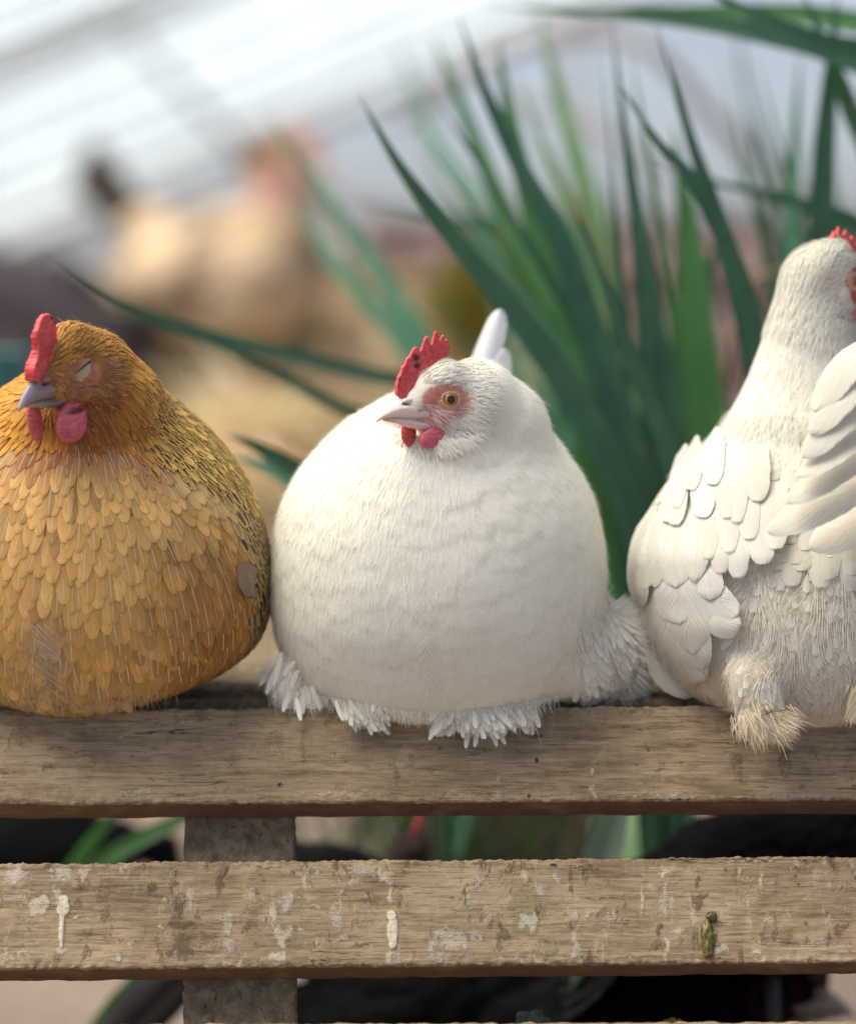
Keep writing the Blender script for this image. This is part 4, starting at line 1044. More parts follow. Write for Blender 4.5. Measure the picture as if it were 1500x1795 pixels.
# ------------------------------------------------------------------ the white hen in the middle
def white_hen():
    r = root('hen', PD(770, 1245, 60), 'round fluffed white hen in the middle facing forward with head turned left, amber eye open', 'hen', 'hens perched on the bench')
    h = Head(772, 699, -70, math.radians(60), 1.0, math.radians(-3))
    rows = [(668, 735, 880, 30, 170), (690, 690, 915, -10, 230), (735, 606, 946, -60, 290), (790, 550, 990, -95, 330), (850, 507, 1030, -120, 360), (920, 482, 1053, -138, 380),
            (1000, 473, 1063, -146, 385), (1080, 477, 1062, -140, 380), (1150, 497, 1040, -112, 350), (1200, 535, 1000, -84, 300), (1236, 598, 930, -52, 240), (1258, 690, 850, -18, 170)]
    parts = [body_loft(rows)] + head_parts(h)
    def el(x, y, d, a, b, c): s_ = psz(d * S); return ico(PD(x, y, d), (a * s_, b * s_, c * s_), None, 32)
    parts += [el(838, 712, 0, 76, 95, 88), el(868, 756, 40, 98, 105, 100), el(800, 790, -20, 96, 90, 66), el(700, 735, 150, 58, 60, 44), el(1054, 1146, 120, 72, 90, 86), el(1085, 1180, 130, 46, 60, 50), el(1005, 1150, 70, 80, 90, 84), h.ell(-42, 30, -20, 25, 15, 27), h.ell(-42, -30, -20, 25, 15, 27)]
    V, F = blob(parts, 4 * S, 12)
    V = relax(V, F, neck_weight(h, V), 110); N = normals_of(V, F); C0 = h.w(0, 0, -30)
    wdir = lambda p: (p - C0).normalized() + Vector((.12 * math.sin(p.z * 40), .1, -.6))
    dd = np.linalg.norm(h.l_np(V), axis=1)
    V = V + N * (fbm(V * np.array([9, 9, 14]) + 3, 3) * 3.2 * S * sstep(110, 220, dd))[:, None]; N = normals_of(V, F)
    V = scallop(V, F, N, 27, 86, 66, 3.4, wdir, sstep(95, 190, dd)); V = relax(V, F, sstep(90, 150, dd), 4)
    base, m = reddish(h, V, np.array((.85, .84, .745)))
    obj('body', V, F, M['under'], r, base)
    C0 = h.w(0, 0, -30); kd = 1
    def red_at(L):
        if abs(L.y) < 6 or L.length > 130: return 0
        d1 = math.hypot((L.x - 8) / 42, (L.z + 4) / 33); d2 = math.hypot((L.x - 34) / 30, (L.z + 38) / 20)
        return 1 - ss(.82, 1.08, min(d1, d2))
    seam = lambda px, py: math.exp(-((px - 745 - (py - 1000) * .02) / 10) ** 2) * ss(1000, 1080, py)
    def zone(p):
        L = h.l(p); d = L.length; flow = (p - h.w(70, 0, 0))
        if d < 92 and L.x > -75:
            if L.x > 50: return None
            rd = red_at(L)
            if rd > .35 and (L.x > 25 or random.random() < (.985 if L.z > -18 else .93)): return None
            if L.z < -30 and L.x > 0 and abs(L.y) < 14: pass
            if L.x > 20 and L.z < 26: return None
            fl = flow.normalized() + Vector((0, 0, -.15))
            return (4.8, 19, 5.0, 2.4, .12, var((.84, .80, .73), .05), (0, 0), fl)
        if True: return None
        px, py = topx(p); t = ss(85, 190, d)
        fl = (p - C0).normalized() * 1.0 + Vector((0, .15, -.55 - .3 * t))
        fl.x += .25 * math.sin(p.z * 40) * .3
        warm = ss(900, 1220, py) * .5 + .35 * max(0, pnoise([tuple(p * 14)])[0])
        col = mixc(WHT, (.76, .70, .53), min(1, warm)); sp = 5.5 + 11.5 * t
        if p.y > 120 * S: sp *= 1.3
        return (sp + 7 * t, 22 + 72 * t, 9 + 52 * t, 2.6 + 2.6 * t, .04, var(col, .012), (0, 0), fl)
    bvh = dress(V, F, zone, 16000, r, 'feather', cup=.05, vm=np.linalg.norm(h.l_np(V), axis=1) < 96)
    fs = Feathers(); hs = Hairs()
    # face bristles
    N = normals_of(V, F); Lv = h.l_np(V)
    sel = np.where((Lv[:, 1] > 5) & (np.linalg.norm(Lv, axis=1) < 110) & (Lv[:, 2] < -6) & (Lv[:, 0] > -45) & (Lv[:, 0] < 60))[0]
    for i in rng.choice(sel, 900):
        p = Vector(V[i]); n = Vector(N[i]); t = tangent(p - h.w(80, 0, 10), n)
        hs.add(p + n * .6 * S, t + n * .12, rv(1 * S), random.uniform(7, 15) * S, 1.2 * S, var((.84, .74, .67), .1), 3)
    sel = np.where((np.linalg.norm(Lv, axis=1) < 100) & (Lv[:, 2] > 22) & (Lv[:, 0] > -30) & (Lv[:, 0] < 48) & (Lv[:, 1] > 0))[0]
    for i in rng.choice(sel, 260):
        p = Vector(V[i]); n = Vector(N[i]); t = tangent(p - h.w(80, 0, -10), n)
        hs.add(p + n * 2 * S, t + n * .2, rv(1 * S), random.uniform(9, 18) * S, 1.3 * S, var((.86, .80, .72), .06), 3)
    # loose edge filaments all over
    sel = np.where((np.linalg.norm(Lv, axis=1) > 84) & (N[:, 1] < .3))[0]
    wcol = lambda p: var(mixc((.91, .90, .81), (.88, .85, .72), .5 * random.random() + .3 * max(0, pnoise([tuple(p * 14)])[0])), .02)
    flush(hs, V, N, sel, 24000, lambda p: wdir(p) + rv(.2), (10, 26), (.6, 1.2), wcol, (.3, 1.2), 1.5)
    sel = np.where((np.linalg.norm(Lv, axis=1) < 100) & (N[:, 1] < .5) & (m < .1) & ((Lv[:, 0] < 34) | (Lv[:, 2] < -50)))[0]
    flush(hs, V, N, sel, 7000, lambda p: (p - h.w(70, 0, 0)).normalized() + Vector((0, 0, -.15)) + rv(.1), (8, 17), (1.2, 2.2), wcol, (1.5, 3.2), 1.0)
    for i in rng.choice(np.where((dd > 105) & (np.abs(N[:, 1]) < .45))[0], 2600):
        p = Vector(V[i]); n = Vector(N[i]); t = tangent(wdir(p) + rv(.3), n)
        hs.add(p, t + n * random.uniform(.15, .5), rv(4 * S) - n * 4 * S, random.uniform(12, 26) * S, .6 * S, wcol(p), 3)
    # breast parting, lower middle
    for k in range(60):
        py = 1020 + 215 * random.random(); loc, n = ray_px(bvh, 742 + random.gauss(0, 6) + (py - 1000) * .03, py)
        if loc: hs.add(loc + n * 7 * S, tangent(Vector((random.choice((-.7, .6)), 0, -1)), n) + n * .12, Vector((0, 0, -4 * S)), random.uniform(18, 34) * S, 1.3 * S, var((.80, .77, .68), .05), 4)
    # feathered feet
    for cx, cy, dx, n_, L_, rad in ((505, 1168, -.55, 120, 44, 12), (512, 1195, -.15, 200, 46, 15), (545, 1205, .15, 160, 42, 12)):
        tuft(hs, fs, PD(cx, cy, 20), (dx, -.25, -.9), L_, n_ * 3, .22, (.90, .88, .80), 0.9, rad, 26, 11)
    tuft(hs, fs, PD(478, 1178, 25), (-1, -.2, -.1), 30, 50, .3, (.80, .78, .74), 1.2, 6, 3, 10)
    foot = [(618, 1228, -25, .30, 30, 44), (640, 1236, -32, .55, 26, 40), (655, 1240, -30, .1, 20, 34),
            (790, 1244, -38, -.35, 40, 40), (822, 1242, -44, .1, 45, 42), (850, 1245, -44, .35, 30, 46), (872, 1240, -40, .5, 26, 42), (905, 1245, -36, .45, 16, 34), (922, 1246, -34, .2, 12, 30)]
    for cx, cy, dd, dx, n_, L_ in foot:
        tuft(hs, fs, PD(cx, cy, dd), (dx, -.5, -.75), L_, n_ * 16, .24, (.90, .87, .77), 0.9, 9, int(n_ * 1.3), 11, (dx * .3, 0, -.1))
    for k in range(300):
        a = random.random(); cx = 560 + 420 * a; loc, n = ray_px(bvh, cx, 1215 + 30 * math.sin(a * math.pi))
        if loc: hs.add(loc + n * 4 * S, Vector((random.gauss(0, .4), -.2, -1)), rv(3 * S), random.uniform(16, 34) * S, 1.1 * S, var((.80, .77, .66), .05), 4)
    # rump and fluff at the right
    Xp, Yp = topx_np(V); sel = np.where((Xp > 1040) & (Yp > 1040) & (V[:, 1] > .03))[0]
    bv = BVHTree.FromPolygons([tuple(v) for v in V], F); ff = Feathers()
    for i in rng.choice(np.where((Xp > 1010) & (Yp > 1050) & (Yp < 1235) & (N[:, 1] < .3) & (V[:, 1] > -.02))[0], 330):
        p = Vector(V[i]); n = Vector(N[i]); t = tangent(Vector((.55, 0, -.8)) + rv(.3), n)
        lay(ff, bv, p, n, t, random.uniform(34, 60) * S, random.uniform(12, 22) * S, random.uniform(3, 8) * S, var((.88, .87, .79), .02), (0, 0, random.random()), True, .55)
    ff.build('flank_feathers', M['tuft'], r)
    for i in rng.choice(sel, 7500):
        p = Vector(V[i]); n = Vector(N[i])
        hs.add(p, tangent(Vector((.7, 0, -.8)) + rv(.4), n) + n * random.uniform(.1, .7), Vector((0, 0, -6 * S)) + rv(5 * S), random.uniform(18, 48) * S, 1.3 * S, var((.90, .88, .82), .04), 4)
    for k in range(2200):
        a = random.uniform(-1.2, 1.45); q = PD(1062 + 62 * math.cos(a), 1146 - 82 * math.sin(a), 125 + random.gauss(0, 30))
        hs.add(q, Vector((math.cos(a) + .3, random.gauss(0, .3), math.sin(a) - .55)), rv(6 * S), random.uniform(14, 40) * S, 1.1 * S, var(WHT, .04), 4)
    hs.build('down', M['fluff'], r); 
    if fs.V: fs.build('foot_feathers', M['tuft'], r)
    tf = Feathers()
    free_feather(tf, [(812, 790, 330), (835, 680, 345), (860, 600, 352), (877, 541, 356)], 42, (-.1, -1, .2), (.80, .83, .86), (0, 0, .3), .7, cup=.3)
    free_feather(tf, [(850, 790, 330), (868, 690, 345), (878, 650, 350), (886, 610, 352)], 40, (.3, -1, .2), (.72, .74, .76), (0, 0, .6), .6)
    free_feather(tf, [(800, 790, 340), (820, 690, 355), (848, 615, 362), (868, 552, 366)], 40, (-.5, -1, .2), (.78, .80, .82), (0, 0, .8), .6)
    tf.build('tail', M['vane'], r)
    make_beak(h, r, (.84, .68, .62), (.86, .77, .68), (.66, .50, .42))
    make_eye(h, r, 1); make_eye(h, r, -1)
    ol = [(90, 5), (91, 22), (88, 36), (84, 40), (81, 52), (75, 58), (70, 70), (65, 72), (60, 84), (54, 90), (49, 88), (45, 80), (42, 90), (38, 106), (33, 110), (30, 104), (27, 90), (24, 98), (21, 116), (17, 119), (13, 115), (11, 98), (8, 104), (5, 113), (1, 111), (-1, 99), (-5, 105), (-9, 104), (-11, 95), (-15, 94), (-14, 84), (-9, 74), (4, 63), (12, 40), (30, 28), (42, 14), (50, -4), (72, -8)]
    make_comb(h, r, ol, 5.0, (.62, .075, .085), ((54, 70, 8), (52, 56, 7), (86, 30, 3), (30, 50, 4)), 1.1)
    make_wattle(h, r, 16, 21, -65, 34, 7, 19, math.radians(16), (.66, .15, .18))
    make_wattle(h, r, 34, 15, -72, 14, 8, 15, 0, (.66, .15, .18))
    make_wattle(h, r, 52, -16, -62, 15, 8, 24, math.radians(8), (.60, .10, .09))
    for sg in (1,):
        V2, F2 = tube(catmull([h.w(-24, sg * 38, -60), h.w(-36, sg * 42, -56), h.w(-48, sg * 44, -50), h.w(-60, sg * 45, -40)], 20), [x * S for x in np.interp(np.linspace(0, 1, 20), [0, .3, .8, 1], [1.5, 4.5, 7, 3])], 12)
        obj('earlobe', V2, F2, M['skin'], r, (.60, .10, .11))
white_hen()

# ------------------------------------------------------------------ the golden hen at left
def gold_hen():
    r = root('hen', PD(190, 1240, 60), 'golden buff hen at left asleep with eyes closed, pale feather shafts and dark flecked back', 'hen', 'hens perched on the bench')
    h = Head(119, 642, -120, math.radians(29), 1.15, math.radians(9), math.radians(-5))
    rows = [(640, 70, 215, 0, 120), (665, 30, 262, -30, 170), (700, -20, 305, -62, 230), (745, -75, 358, -95, 280), (800, -118, 405, -125, 330), (860, -140, 441, -145, 350), (930, -154, 463, -158, 360),
            (1010, -156, 476, -158, 360), (1080, -145, 470, -146, 350), (1140, -120, 440, -118, 320), (1190, -75, 366, -84, 280), (1226, 0, 270, -48, 220), (1246, 80, 200, -14, 160)]
    parts = [body_loft(rows)] + head_parts(h)
    def el(x, y, d, a, b, c): s_ = psz(d * S); return ico(PD(x, y, d), (a * s_, b * s_, c * s_), None, 32)
    parts += [el(160, 655, -50, 78, 95, 84), el(185, 705, -10, 105, 110, 90), el(135, 735, -30, 130, 95, 62), h.ell(-42, 30, -22, 27, 14, 27), h.ell(-42, -30, -22, 27, 14, 27)]
    V, F = blob(parts, 4 * S, 10)
    V = relax(V, F, neck_weight(h, V), 120)
    base, m = reddish(h, V, np.array((.30, .15, .05)), (.50, .20, .12), (34, 26), (19, -5))
    obj('body', V, F, M['under'], r, base)
    C0 = h.w(-10, 0, -10)
    def zone(p):
        L = h.l(p); d = L.length; px, py = topx(p); flow = p - h.w(70, 0, 0)
        if d < 92 and L.x > -75:
            if L.x > 60: return None
            d1 = math.hypot((L.x - 2) / 30, (L.z + 1) / 24)
            if d1 < 1.0: return None
            face = (1 - ss(1.0, 2.2, d1)) if L.z < 12 else 0
            if L.z < 14 and L.x > -34 and random.random() < .35 * face: return None
            col = mixc((.54, .27, .065), (.42, .22, .12), face)
            if L.z < -40: col = (.34, .13, .03)
            return (4.6, 17, 5.0, 3.0, .25, var(col, .16), (0, .05), flow.normalized() + Vector((0, 0, -.1)))
        t = ss(80, 200, d)
        fl = (p - C0).normalized() + Vector((0, .15, -.45 - .35 * t))
        # hackle: cape of narrow feathers round the neck, upper right and far left
        edge = 765 + max(0, px - 190) * .46 + max(0, 60 - px) * .25
        backx = np.interp(py, [560, 700, 790, 870, 960, 1060, 1160], [120, 250, 345, 400, 428, 446, 470])
        back = ss(-24, 24, px - backx + random.gauss(0, 9))
        nz = pnoise([tuple(p * 22)])[0]
        if py < edge + random.gauss(0, 8) or (back > .5 and py < 820 and px - backx < 40):
            throat = (1 - ss(.0, 135, math.hypot(px - 165, (py - 745) * 1.15)))
            gold = mixc((.64, .30, .05), (.70, .48, .14), ss(200, 330, px)); col = mixc(gold, (.36, .12, .025), throat)
            dk = ss(215, 300, px + (py - 640) * .25 + random.gauss(0, 16)) * .95 * (random.random() < .72)
            return (7.2, 42, 11, 4.4, .12, var(col, .13), (.12, dk), fl)
        if back > .5:
            far = ss(0, 70, px - backx)
            col = mixc((.56, .40, .16), (.34, .23, .10), min(1, far + .3 * nz))
            return (10.5, 50, 22, 5, .12, var(col, .12), (.25, .95 if random.random() < .8 else .4), fl)
        a = ss(edge, edge + 55, py); low = ss(960, 1180, py); rgt = ss(150, 420, px)
        col = mixc(mixc((.42, .17, .065), (.62, .42, .18), ss(80, 150, abs(px - 150))), (.76, .45, .15), a); col = mixc(col, (.70, .40, .11), low); col = mixc(col, (.44, .20, .045), rgt * 1.0 * ss(850, 950, py)); col = mixc(col, (.56, .39, .18), ss(1120, 1230, py) * (1 - rgt))
        grey = math.exp(-((px - 85) / 30) ** 2 - ((py - 1090) / 40) ** 2); col = mixc(col, (.45, .40, .33), grey * .7)
        col = mixc(col, (.66, .45, .22), max(0, nz) * .4)
        big = ss(780, 1000, py)
        return (12 + 5.5 * big, 56 + 30 * big, 22 + 10 * big, 2.6, .06, var(col, .15), (1.0 * (.35 if random.random() < .25 else 1) * (.55 + .45 * low) * (1 - .4 * ss(1140, 1220, py)), 0), fl)
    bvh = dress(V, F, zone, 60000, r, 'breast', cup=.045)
    hs = Hairs(); fs = Feathers(); N = normals_of(V, F); Lv = h.l_np(V)
    sel = np.where((Lv[:, 1] > 2) & (np.linalg.norm(Lv, axis=1) < 105) & (Lv[:, 2] < 12) & (Lv[:, 0] > -45) & (Lv[:, 0] < 62))[0]
    for i in rng.choice(sel, 900):
        if math.hypot((Lv[i, 0] - 2) / 26, (Lv[i, 2] + 2) / 19) < 1: continue
        p = Vector(V[i]); n = Vector(N[i]); t = tangent(p - h.w(80, 0, 10), n)
        hs.add(p + n * .8 * S, t + n * .12, rv(1 * S), random.uniform(7, 15) * S, 1.1 * S, var((.56, .29, .19), .2), 3)
    for i in rng.choice(len(V), 9000):
        p = Vector(V[i]); n = Vector(N[i]); L = h.l(p)
        if L.length < 60: continue
        px, py = topx(p); t = tangent((p - C0).normalized() + Vector((0, 0, -.6)) + rv(.2), n)
        c = (.62, .44, .20) if py > 780 else (.50, .26, .06)
        hs.add(p + n * 5 * S, t + n * .05, rv(3 * S), random.uniform(12, 28) * S, .8 * S, var(c, .15), 4, n)
    # messy parting low on the breast and pointed feather under the belly
    for k in range(110):
        py = 1090 + 130 * random.random(); loc, n = ray_px(bvh, 62 + (py - 1090) * .18 + random.gauss(0, 9), py)
        if loc: hs.add(loc + n * 6 * S, tangent(Vector((random.choice((-.2, .9)), 0, -.8)), n) + n * .2, rv(4 * S), random.uniform(16, 36) * S, 1.2 * S, var(random.choice(((.62, .50, .30), (.40, .30, .18), (.50, .46, .42))), .12), 4)
    for dx_, px_, W_, L_ in ((.9, 170, 22, 60), (.6, 185, 18, 44), (-.8, 215, 18, 48), (.2, 196, 16, 30)):
        free_feather(fs, [(px_ + dx_ * 30, 1205, -62), (px_, 1232, -50), (px_ - dx_ * 20, 1250, -42)], W_, (0, -1, -.2), (.60, .44, .22), (.4, 0, .4), .6)
    for k in range(90):
        px_ = 40 + 270 * random.random(); loc, n = ray_px(bvh, px_, 1210 + 20 * random.random())
        if loc: hs.add(loc + n * 4 * S, Vector((random.gauss(0, .4), -.2, -1)), rv(3 * S), random.uniform(16, 30) * S, 1.1 * S, var((.52, .38, .20), .1), 4)
    # grey wing feather tip poking out at the side
    for k, (x0, y0, x1, y1, W_) in enumerate(((432, 985, 446, 1048, 42),)):
        surf_feather(fs, bvh, [(x0, y0), ((x0 + x1) / 2 + 3, (y0 + y1) / 2), (x1, y1)], W_, 27, ((.32, .235, .16), (.30, .24, .19), (.24, .19, .15))[k], (.2, 0, k * .3), dfall=.02)
    for k, (x0, y0, x1, y1) in enumerate(((452, 1010, 466, 1075), (448, 1040, 460, 1110), (456, 1070, 462, 1135))):
        surf_feather(fs, bvh, [(x0, y0), ((x0 + x1) / 2, (y0 + y1) / 2), (x1, y1)], 34, 8 + k, ((.12, .07, .04), (.10, .06, .035), (.14, .08, .04))[k], (.2, .6, k * .3), dfall=.04)
    hs.build('down', M['fluff'], r); fs.build('wing_feathers', M['vane'], r)
    tf = Feathers()
    for k in range(7):
        a = (k - 3) * .16; free_feather(tf, [(190 + k * 12, 900, 300), (190 + a * 120, 800, 400), (190 + a * 260, 730, 470)], 60, (a, -1, .1), (.05, .035, .03), (0, 0, k * .1))
    tf.build('tail', M['vane'], r)
    make_beak(h, r, (.22, .17, .17), (.26, .23, .27), (.40, .32, .22))
    make_closed_eye(h, r, 1); make_closed_eye(h, r, -1)
    ol = [(96, -4), (99, 8), (95, 20), (86, 30), (80, 40), (81, 52), (86, 60), (83, 72), (76, 76), (70, 86), (60, 91), (48, 90), (40, 82), (36, 68), (38, 52), (34, 30), (46, 14), (60, 0), (76, -10)]
    make_comb(h, r, ol, 8.5, (.64, .07, .07), ((46, 84, 4), (41, 76, 3.4), (30, 50, 4)), 1.8, lean=6, wob=5)
    make_wattle(h, r, 24, 22, -79, 36, 15, 33, 0, (.60, .13, .17), fold=1.)
    make_wattle(h, r, 64, -18, -74, 16, 9, 34, math.radians(14), (.62, .13, .14))
    V2, F2 = tube(catmull([h.w(-14, 42, -58), h.w(-30, 47, -53), h.w(-48, 51, -42), h.w(-62, 51, -28)], 20), [x * S for x in np.interp(np.linspace(0, 1, 20), [0, .3, .8, 1], [2, 4, 6.5, 3])], 12)
    obj('earlobe', V2, F2, M['skin'], r, (.62, .16, .18))
gold_hen()

# ------------------------------------------------------------------ the white hen at right, seen from behind
def right_hen():
    r = root('hen', PD(1420, 1250, 60), 'white hen at right seen from behind, folded wing and raised tail, head turned away right', 'hen', 'hens perched on the bench')
    h = Head(1462, 492, 190, math.radians(-138), 1.04, math.radians(2))
    rows = [(770, 1250, 1560, 60, 300), (800, 1212, 1610, 20, 340), (850, 1170, 1650, -20, 370), (910, 1132, 1680, -60, 380), (975, 1108, 1700, -95, 380), (1040, 1112, 1705, -115, 370),
            (1100, 1136, 1700, -122, 350), (1150, 1160, 1680, -115, 310), (1200, 1196, 1640, -92, 260), (1235, 1262, 1580, -60, 200), (1256, 1350, 1500, -20, 150)]
    parts = [body_loft(rows)] + head_parts(h)
    def el(x, y, d, a, b, c, R=None): s_ = psz(d * S); return ico(PD(x, y, d), (a * s_, b * s_, c * s_), R, 32)
    parts += [el(1400, 820, 190, 170, 150, 90), el(1540, 860, 0, 110, 110, 170), el(1560, 740, -20, 70, 70, 110)]
    for q in np.linspace(0, 1, 22):
        y_ = 492 + 270 * q; rr = np.interp(y_, [490, 530, 570, 620, 680, 730, 770], [63, 66, 76, 88, 106, 128, 150]); parts.append(el(np.interp(y_, [490, 600, 770], [1430, 1418, 1404]), y_, 200, rr, rr * 1.05, 64))
    Rl = Matrix.Rotation(math.radians(-22), 3, 'Y')
    parts += [el(1318, 1205, -110, 44, 46, 66, Matrix.Rotation(math.radians(-24), 3, 'Y')), el(1345, 1262, -128, 38, 36, 32)]
    V, F = blob(parts, 4 * S, 10)
    V = relax(V, F, neck_weight(h, V), 120)
    base, m = reddish(h, V, np.array((.78, .76, .68)), (.54, .10, .08), (38, 34), (14, -6))
    obj('body', V, F, M['under'], r, base)
    def zone(p):
        L = h.l(p); d = L.length; px, py = topx(p)
        if d < 90 and L.x > -80:
            if L.x > 62: return None
            if abs(L.y) > 6 and math.hypot((L.x - 16) / 36, (L.z + 6) / 32) < 1: return None
            return (5.6, 18, 7, 3.2, .25, var((.84, .80, .72), .05), (0, 0), (p - h.w(70, 0, 0)).normalized() + Vector((0, 0, -.3)))
        if py < 790 and px < 1500: return None
        if py < 780 and px < 1500:
            return (9, 44, 17, 3.0, .08, var((.83, .795, .69), .02), (0, 0), Vector((-.25, 0, -1)))
        if px < 1300 and py > 850: return None
        if py > 960 and p.y < .1: return (14, 40, 15, 5, .3, var((.74, .68, .54), .04), (0, 0), Vector(((px - 1420) / 400, 0, -1)))
        return (15, 64, 34, 5, .12, var((.81, .775, .67), .03), (0, 0), Vector((.15 if px > 1300 else -.3, -.4, -1)))
    bvh = dress(V, F, zone, 50000, r, 'soft', cup=.04)
    N = normals_of(V, F); hs = Hairs(); X, Y = topx_np(V)
    # long soft rump down, combed in wisps
    sel = np.where((V[:, 1] < .08) & (Y > 985) & (X > 1290) & (X < 1560))[0]
    for i in rng.choice(sel, 17000):
        p = Vector(V[i]); n = Vector(N[i]); q = [(V[i][0] * 45, V[i][1] * 20, V[i][2] * 28)]
        a = pnoise(q)[0] * 1.3; px_ = X[i]
        d_ = Vector((math.sin(a) + (px_ - 1430) / 500, 0, -math.cos(a) * 1.0)); t = tangent(d_, n)
        hs.add(p + n * random.uniform(1, 6) * S, t + n * .25, Vector((0, 0, -5 * S)) + rv(2.5 * S), random.uniform(14, 32) * S, random.uniform(.5, 1.0) * S, var(mixc((.92, .88, .79), (.80, .74, .62), random.random() * .55), .05), 4)
    rf = Feathers(); bv = BVHTree.FromPolygons([tuple(v) for v in V], F)
    for i in rng.choice(sel, 520):
        p = Vector(V[i]); n = Vector(N[i]); a = pnoise([(V[i][0] * 30, 3.1, V[i][2] * 22)])[0] * 1.2
        lay(rf, bv, p, n, tangent(Vector((math.sin(a) + (X[i] - 1430) / 500, 0, -1)) + rv(.15), n), random.uniform(30, 50) * S, random.uniform(12, 22) * S, random.uniform(3, 8) * S, var((.82, .79, .70), .03), (0, 0, random.random()), True, .3)
    rf.build('rump_feathers', M['tuft'], r)
    for i in rng.choice(np.where((V[:, 1] < .1) & (Y > 1150) & (X > 1190) & (X < 1560))[0], 2600):
        p = Vector(V[i]); n = Vector(N[i])
        hs.add(p + n * 3 * S, tangent(Vector((random.gauss(.1, .25), 0, -1)), n) + n * .2, Vector((0, 0, -4 * S)), random.uniform(18, 36) * S, 1.3 * S, var((.70, .62, .47), .08), 4)
    LL = np.linalg.norm(h.l_np(V), axis=1)
    rcol = lambda p: var(mixc((.84, .83, .75), (.80, .775, .66), random.random() * .6), .025)
    flush(hs, V, N, np.where((Y < 800) & (LL > 60) & (N[:, 1] < .5))[0], 14000, lambda p: Vector((-.2, 0, -1)) + rv(.15), (10, 24), (.6, 1.3), rcol, (.3, 1.6))
    flush(hs, V, N, np.where((LL < 90) & (m < .1) & (N[:, 1] < .5))[0], 3500, lambda p: (p - h.w(70, 0, 0)).normalized() + Vector((0, 0, -.3)) + rv(.1), (8, 18), (1.2, 2.2), rcol)
    flush(hs, V, N, np.where((LL > 62) & (LL < 135) & (m < .1) & (N[:, 1] < .5) & (Y < 640))[0], 6000, lambda p: (p - h.w(70, 0, 0)).normalized() * .6 + Vector((0, 0, -.7)) + rv(.12), (12, 30), (1.0, 2.0), rcol, (2, 5))
    for (cx, cy, L_, n_, dx) in ((1300, 1262, 30, 160, .1), (1330, 1278, 30, 200, .2), (1362, 1272, 34, 240, .75), (1372, 1258, 30, 160, 1.0), (1320, 1240, 50, 140, .35)):
        tuft(hs, None, PD(cx, cy, -150), (dx, -.2, -.7), L_, n_, .22, (.76, .68, .50), 1.6, 9)
    for k in range(26):
        hs.add(PD(1345 + random.gauss(0, 12), 1250 + random.gauss(0, 5), -168), Vector((1, -.2, random.gauss(0, .25))), rv(3 * S), random.uniform(16, 34) * S, 1.1 * S, var((.20, .13, .06), .3), 4)
    for k in range(120):
        hs.add(PD(1500 + random.gauss(0, 6), 1200 + random.random() * 50, -120), Vector((-.4, -.2, -1)), rv(3 * S), random.uniform(16, 30) * S, 1.6 * S, var((.80, .72, .52), .06), 4)
    hs.build('down', M['fluff'], r); hs2 = Hairs()
    w = Feathers(); W1 = (.70, .685, .62); W2 = (.66, .64, .56); W3 = (.62, .59, .49)
    RW = np.array(rows, float)
    def wd(x, y):
        xl, xr, yf, yb = (np.interp(y, RW[:, 0], RW[:, k]) for k in (1, 2, 3, 4)); cx, rx = (xl + xr) / 2, (xr - xl) / 2 + 3
        f_ = max(0, 1 - min(1, abs(x - cx) / rx) ** 2.25) ** .444
        return (yf + yb) / 2 - (yb - yf) / 2 * f_ - 6 - 8 * ss(900, 1000, y) - 12 * ss(1040, 1120, y)
    def sf(pts, W, lift, col=W1, rnd=.62, tip=0., dfall=.0, w_=None, depthf=wd): surf_feather(w_ or w, bvh, pts, W, lift * (.16 if depthf else .85), var(col, .02), (.5, 0, random.random()), dfall, rnd, nv=16, nu=9, tipoff=tip, cup=.05, depthf=depthf)
    sc_ = Feathers()
    # primaries, lowest layer first
    sf([(1172, 930), (1150, 1060), (1168, 1160), (1214, 1222)], 74, 10, W3)
    sf([(1190, 930), (1172, 1060), (1184, 1140), (1236, 1192)], 84, 15, W2)
    sf([(1200, 930), (1198, 1040), (1206, 1120), (1232, 1176)], 82, 20, W1)
    sf([(1205, 920), (1204, 1010), (1206, 1080), (1216, 1148)], 92, 25, W2)
    sf([(1198, 900), (1192, 980), (1188, 1050), (1190, 1094)], 88, 30, W1)
    sf([(1212, 1000), (1238, 1060), (1264, 1090), (1299, 1094)], 56, 16, W2, .7)
    sf([(1220, 980), (1245, 1030), (1268, 1062), (1294, 1078)], 52, 20, W1, .7)
    sf([(1222, 950), (1238, 990), (1244, 1020), (1244, 1052)], 48, 26, W1, .7)
    sf([(1150, 880), (1124, 950), (1118, 1010), (1124, 1066)], 40, 15, W2); sf([(1166, 880), (1140, 950), (1132, 1000), (1128, 1034)], 34, 20, W1)
    sf([(1190, 860), (1160, 920), (1150, 980), (1148, 1030)], 36, 24, W2); sf([(1200, 850), (1186, 910), (1182, 980), (1184, 1030)], 70, 34, W1); sf([(1226, 850), (1226, 910), (1222, 960), (1216, 1020)], 50, 34, W1)
    for (x, y, x1, y1, W_, lf) in ((1262, 860, 1268, 1010, 60, 22), (1292, 860, 1304, 1018, 62, 18), (1326, 850, 1334, 1000, 66, 14), (1246, 850, 1240, 985, 54, 30), (1278, 830, 1282, 960, 58, 30), (1310, 820, 1318, 950, 60, 26), (1350, 830, 1352, 960, 66, 20),
                                   (1212, 815, 1196, 930, 52, 40), (1240, 800, 1228, 920, 54, 42), (1268, 785, 1260, 905, 56, 42), (1298, 770, 1294, 895, 58, 40), (1330, 760, 1330, 885, 60, 36), (1186, 835, 1160, 935, 44, 42), (1200, 800, 1180, 880, 44, 50), (1226, 785, 1212, 870, 46, 54), (1256, 770, 1246, 850, 48, 54)):
        jx, jy = random.gauss(0, 6), random.gauss(0, 12)
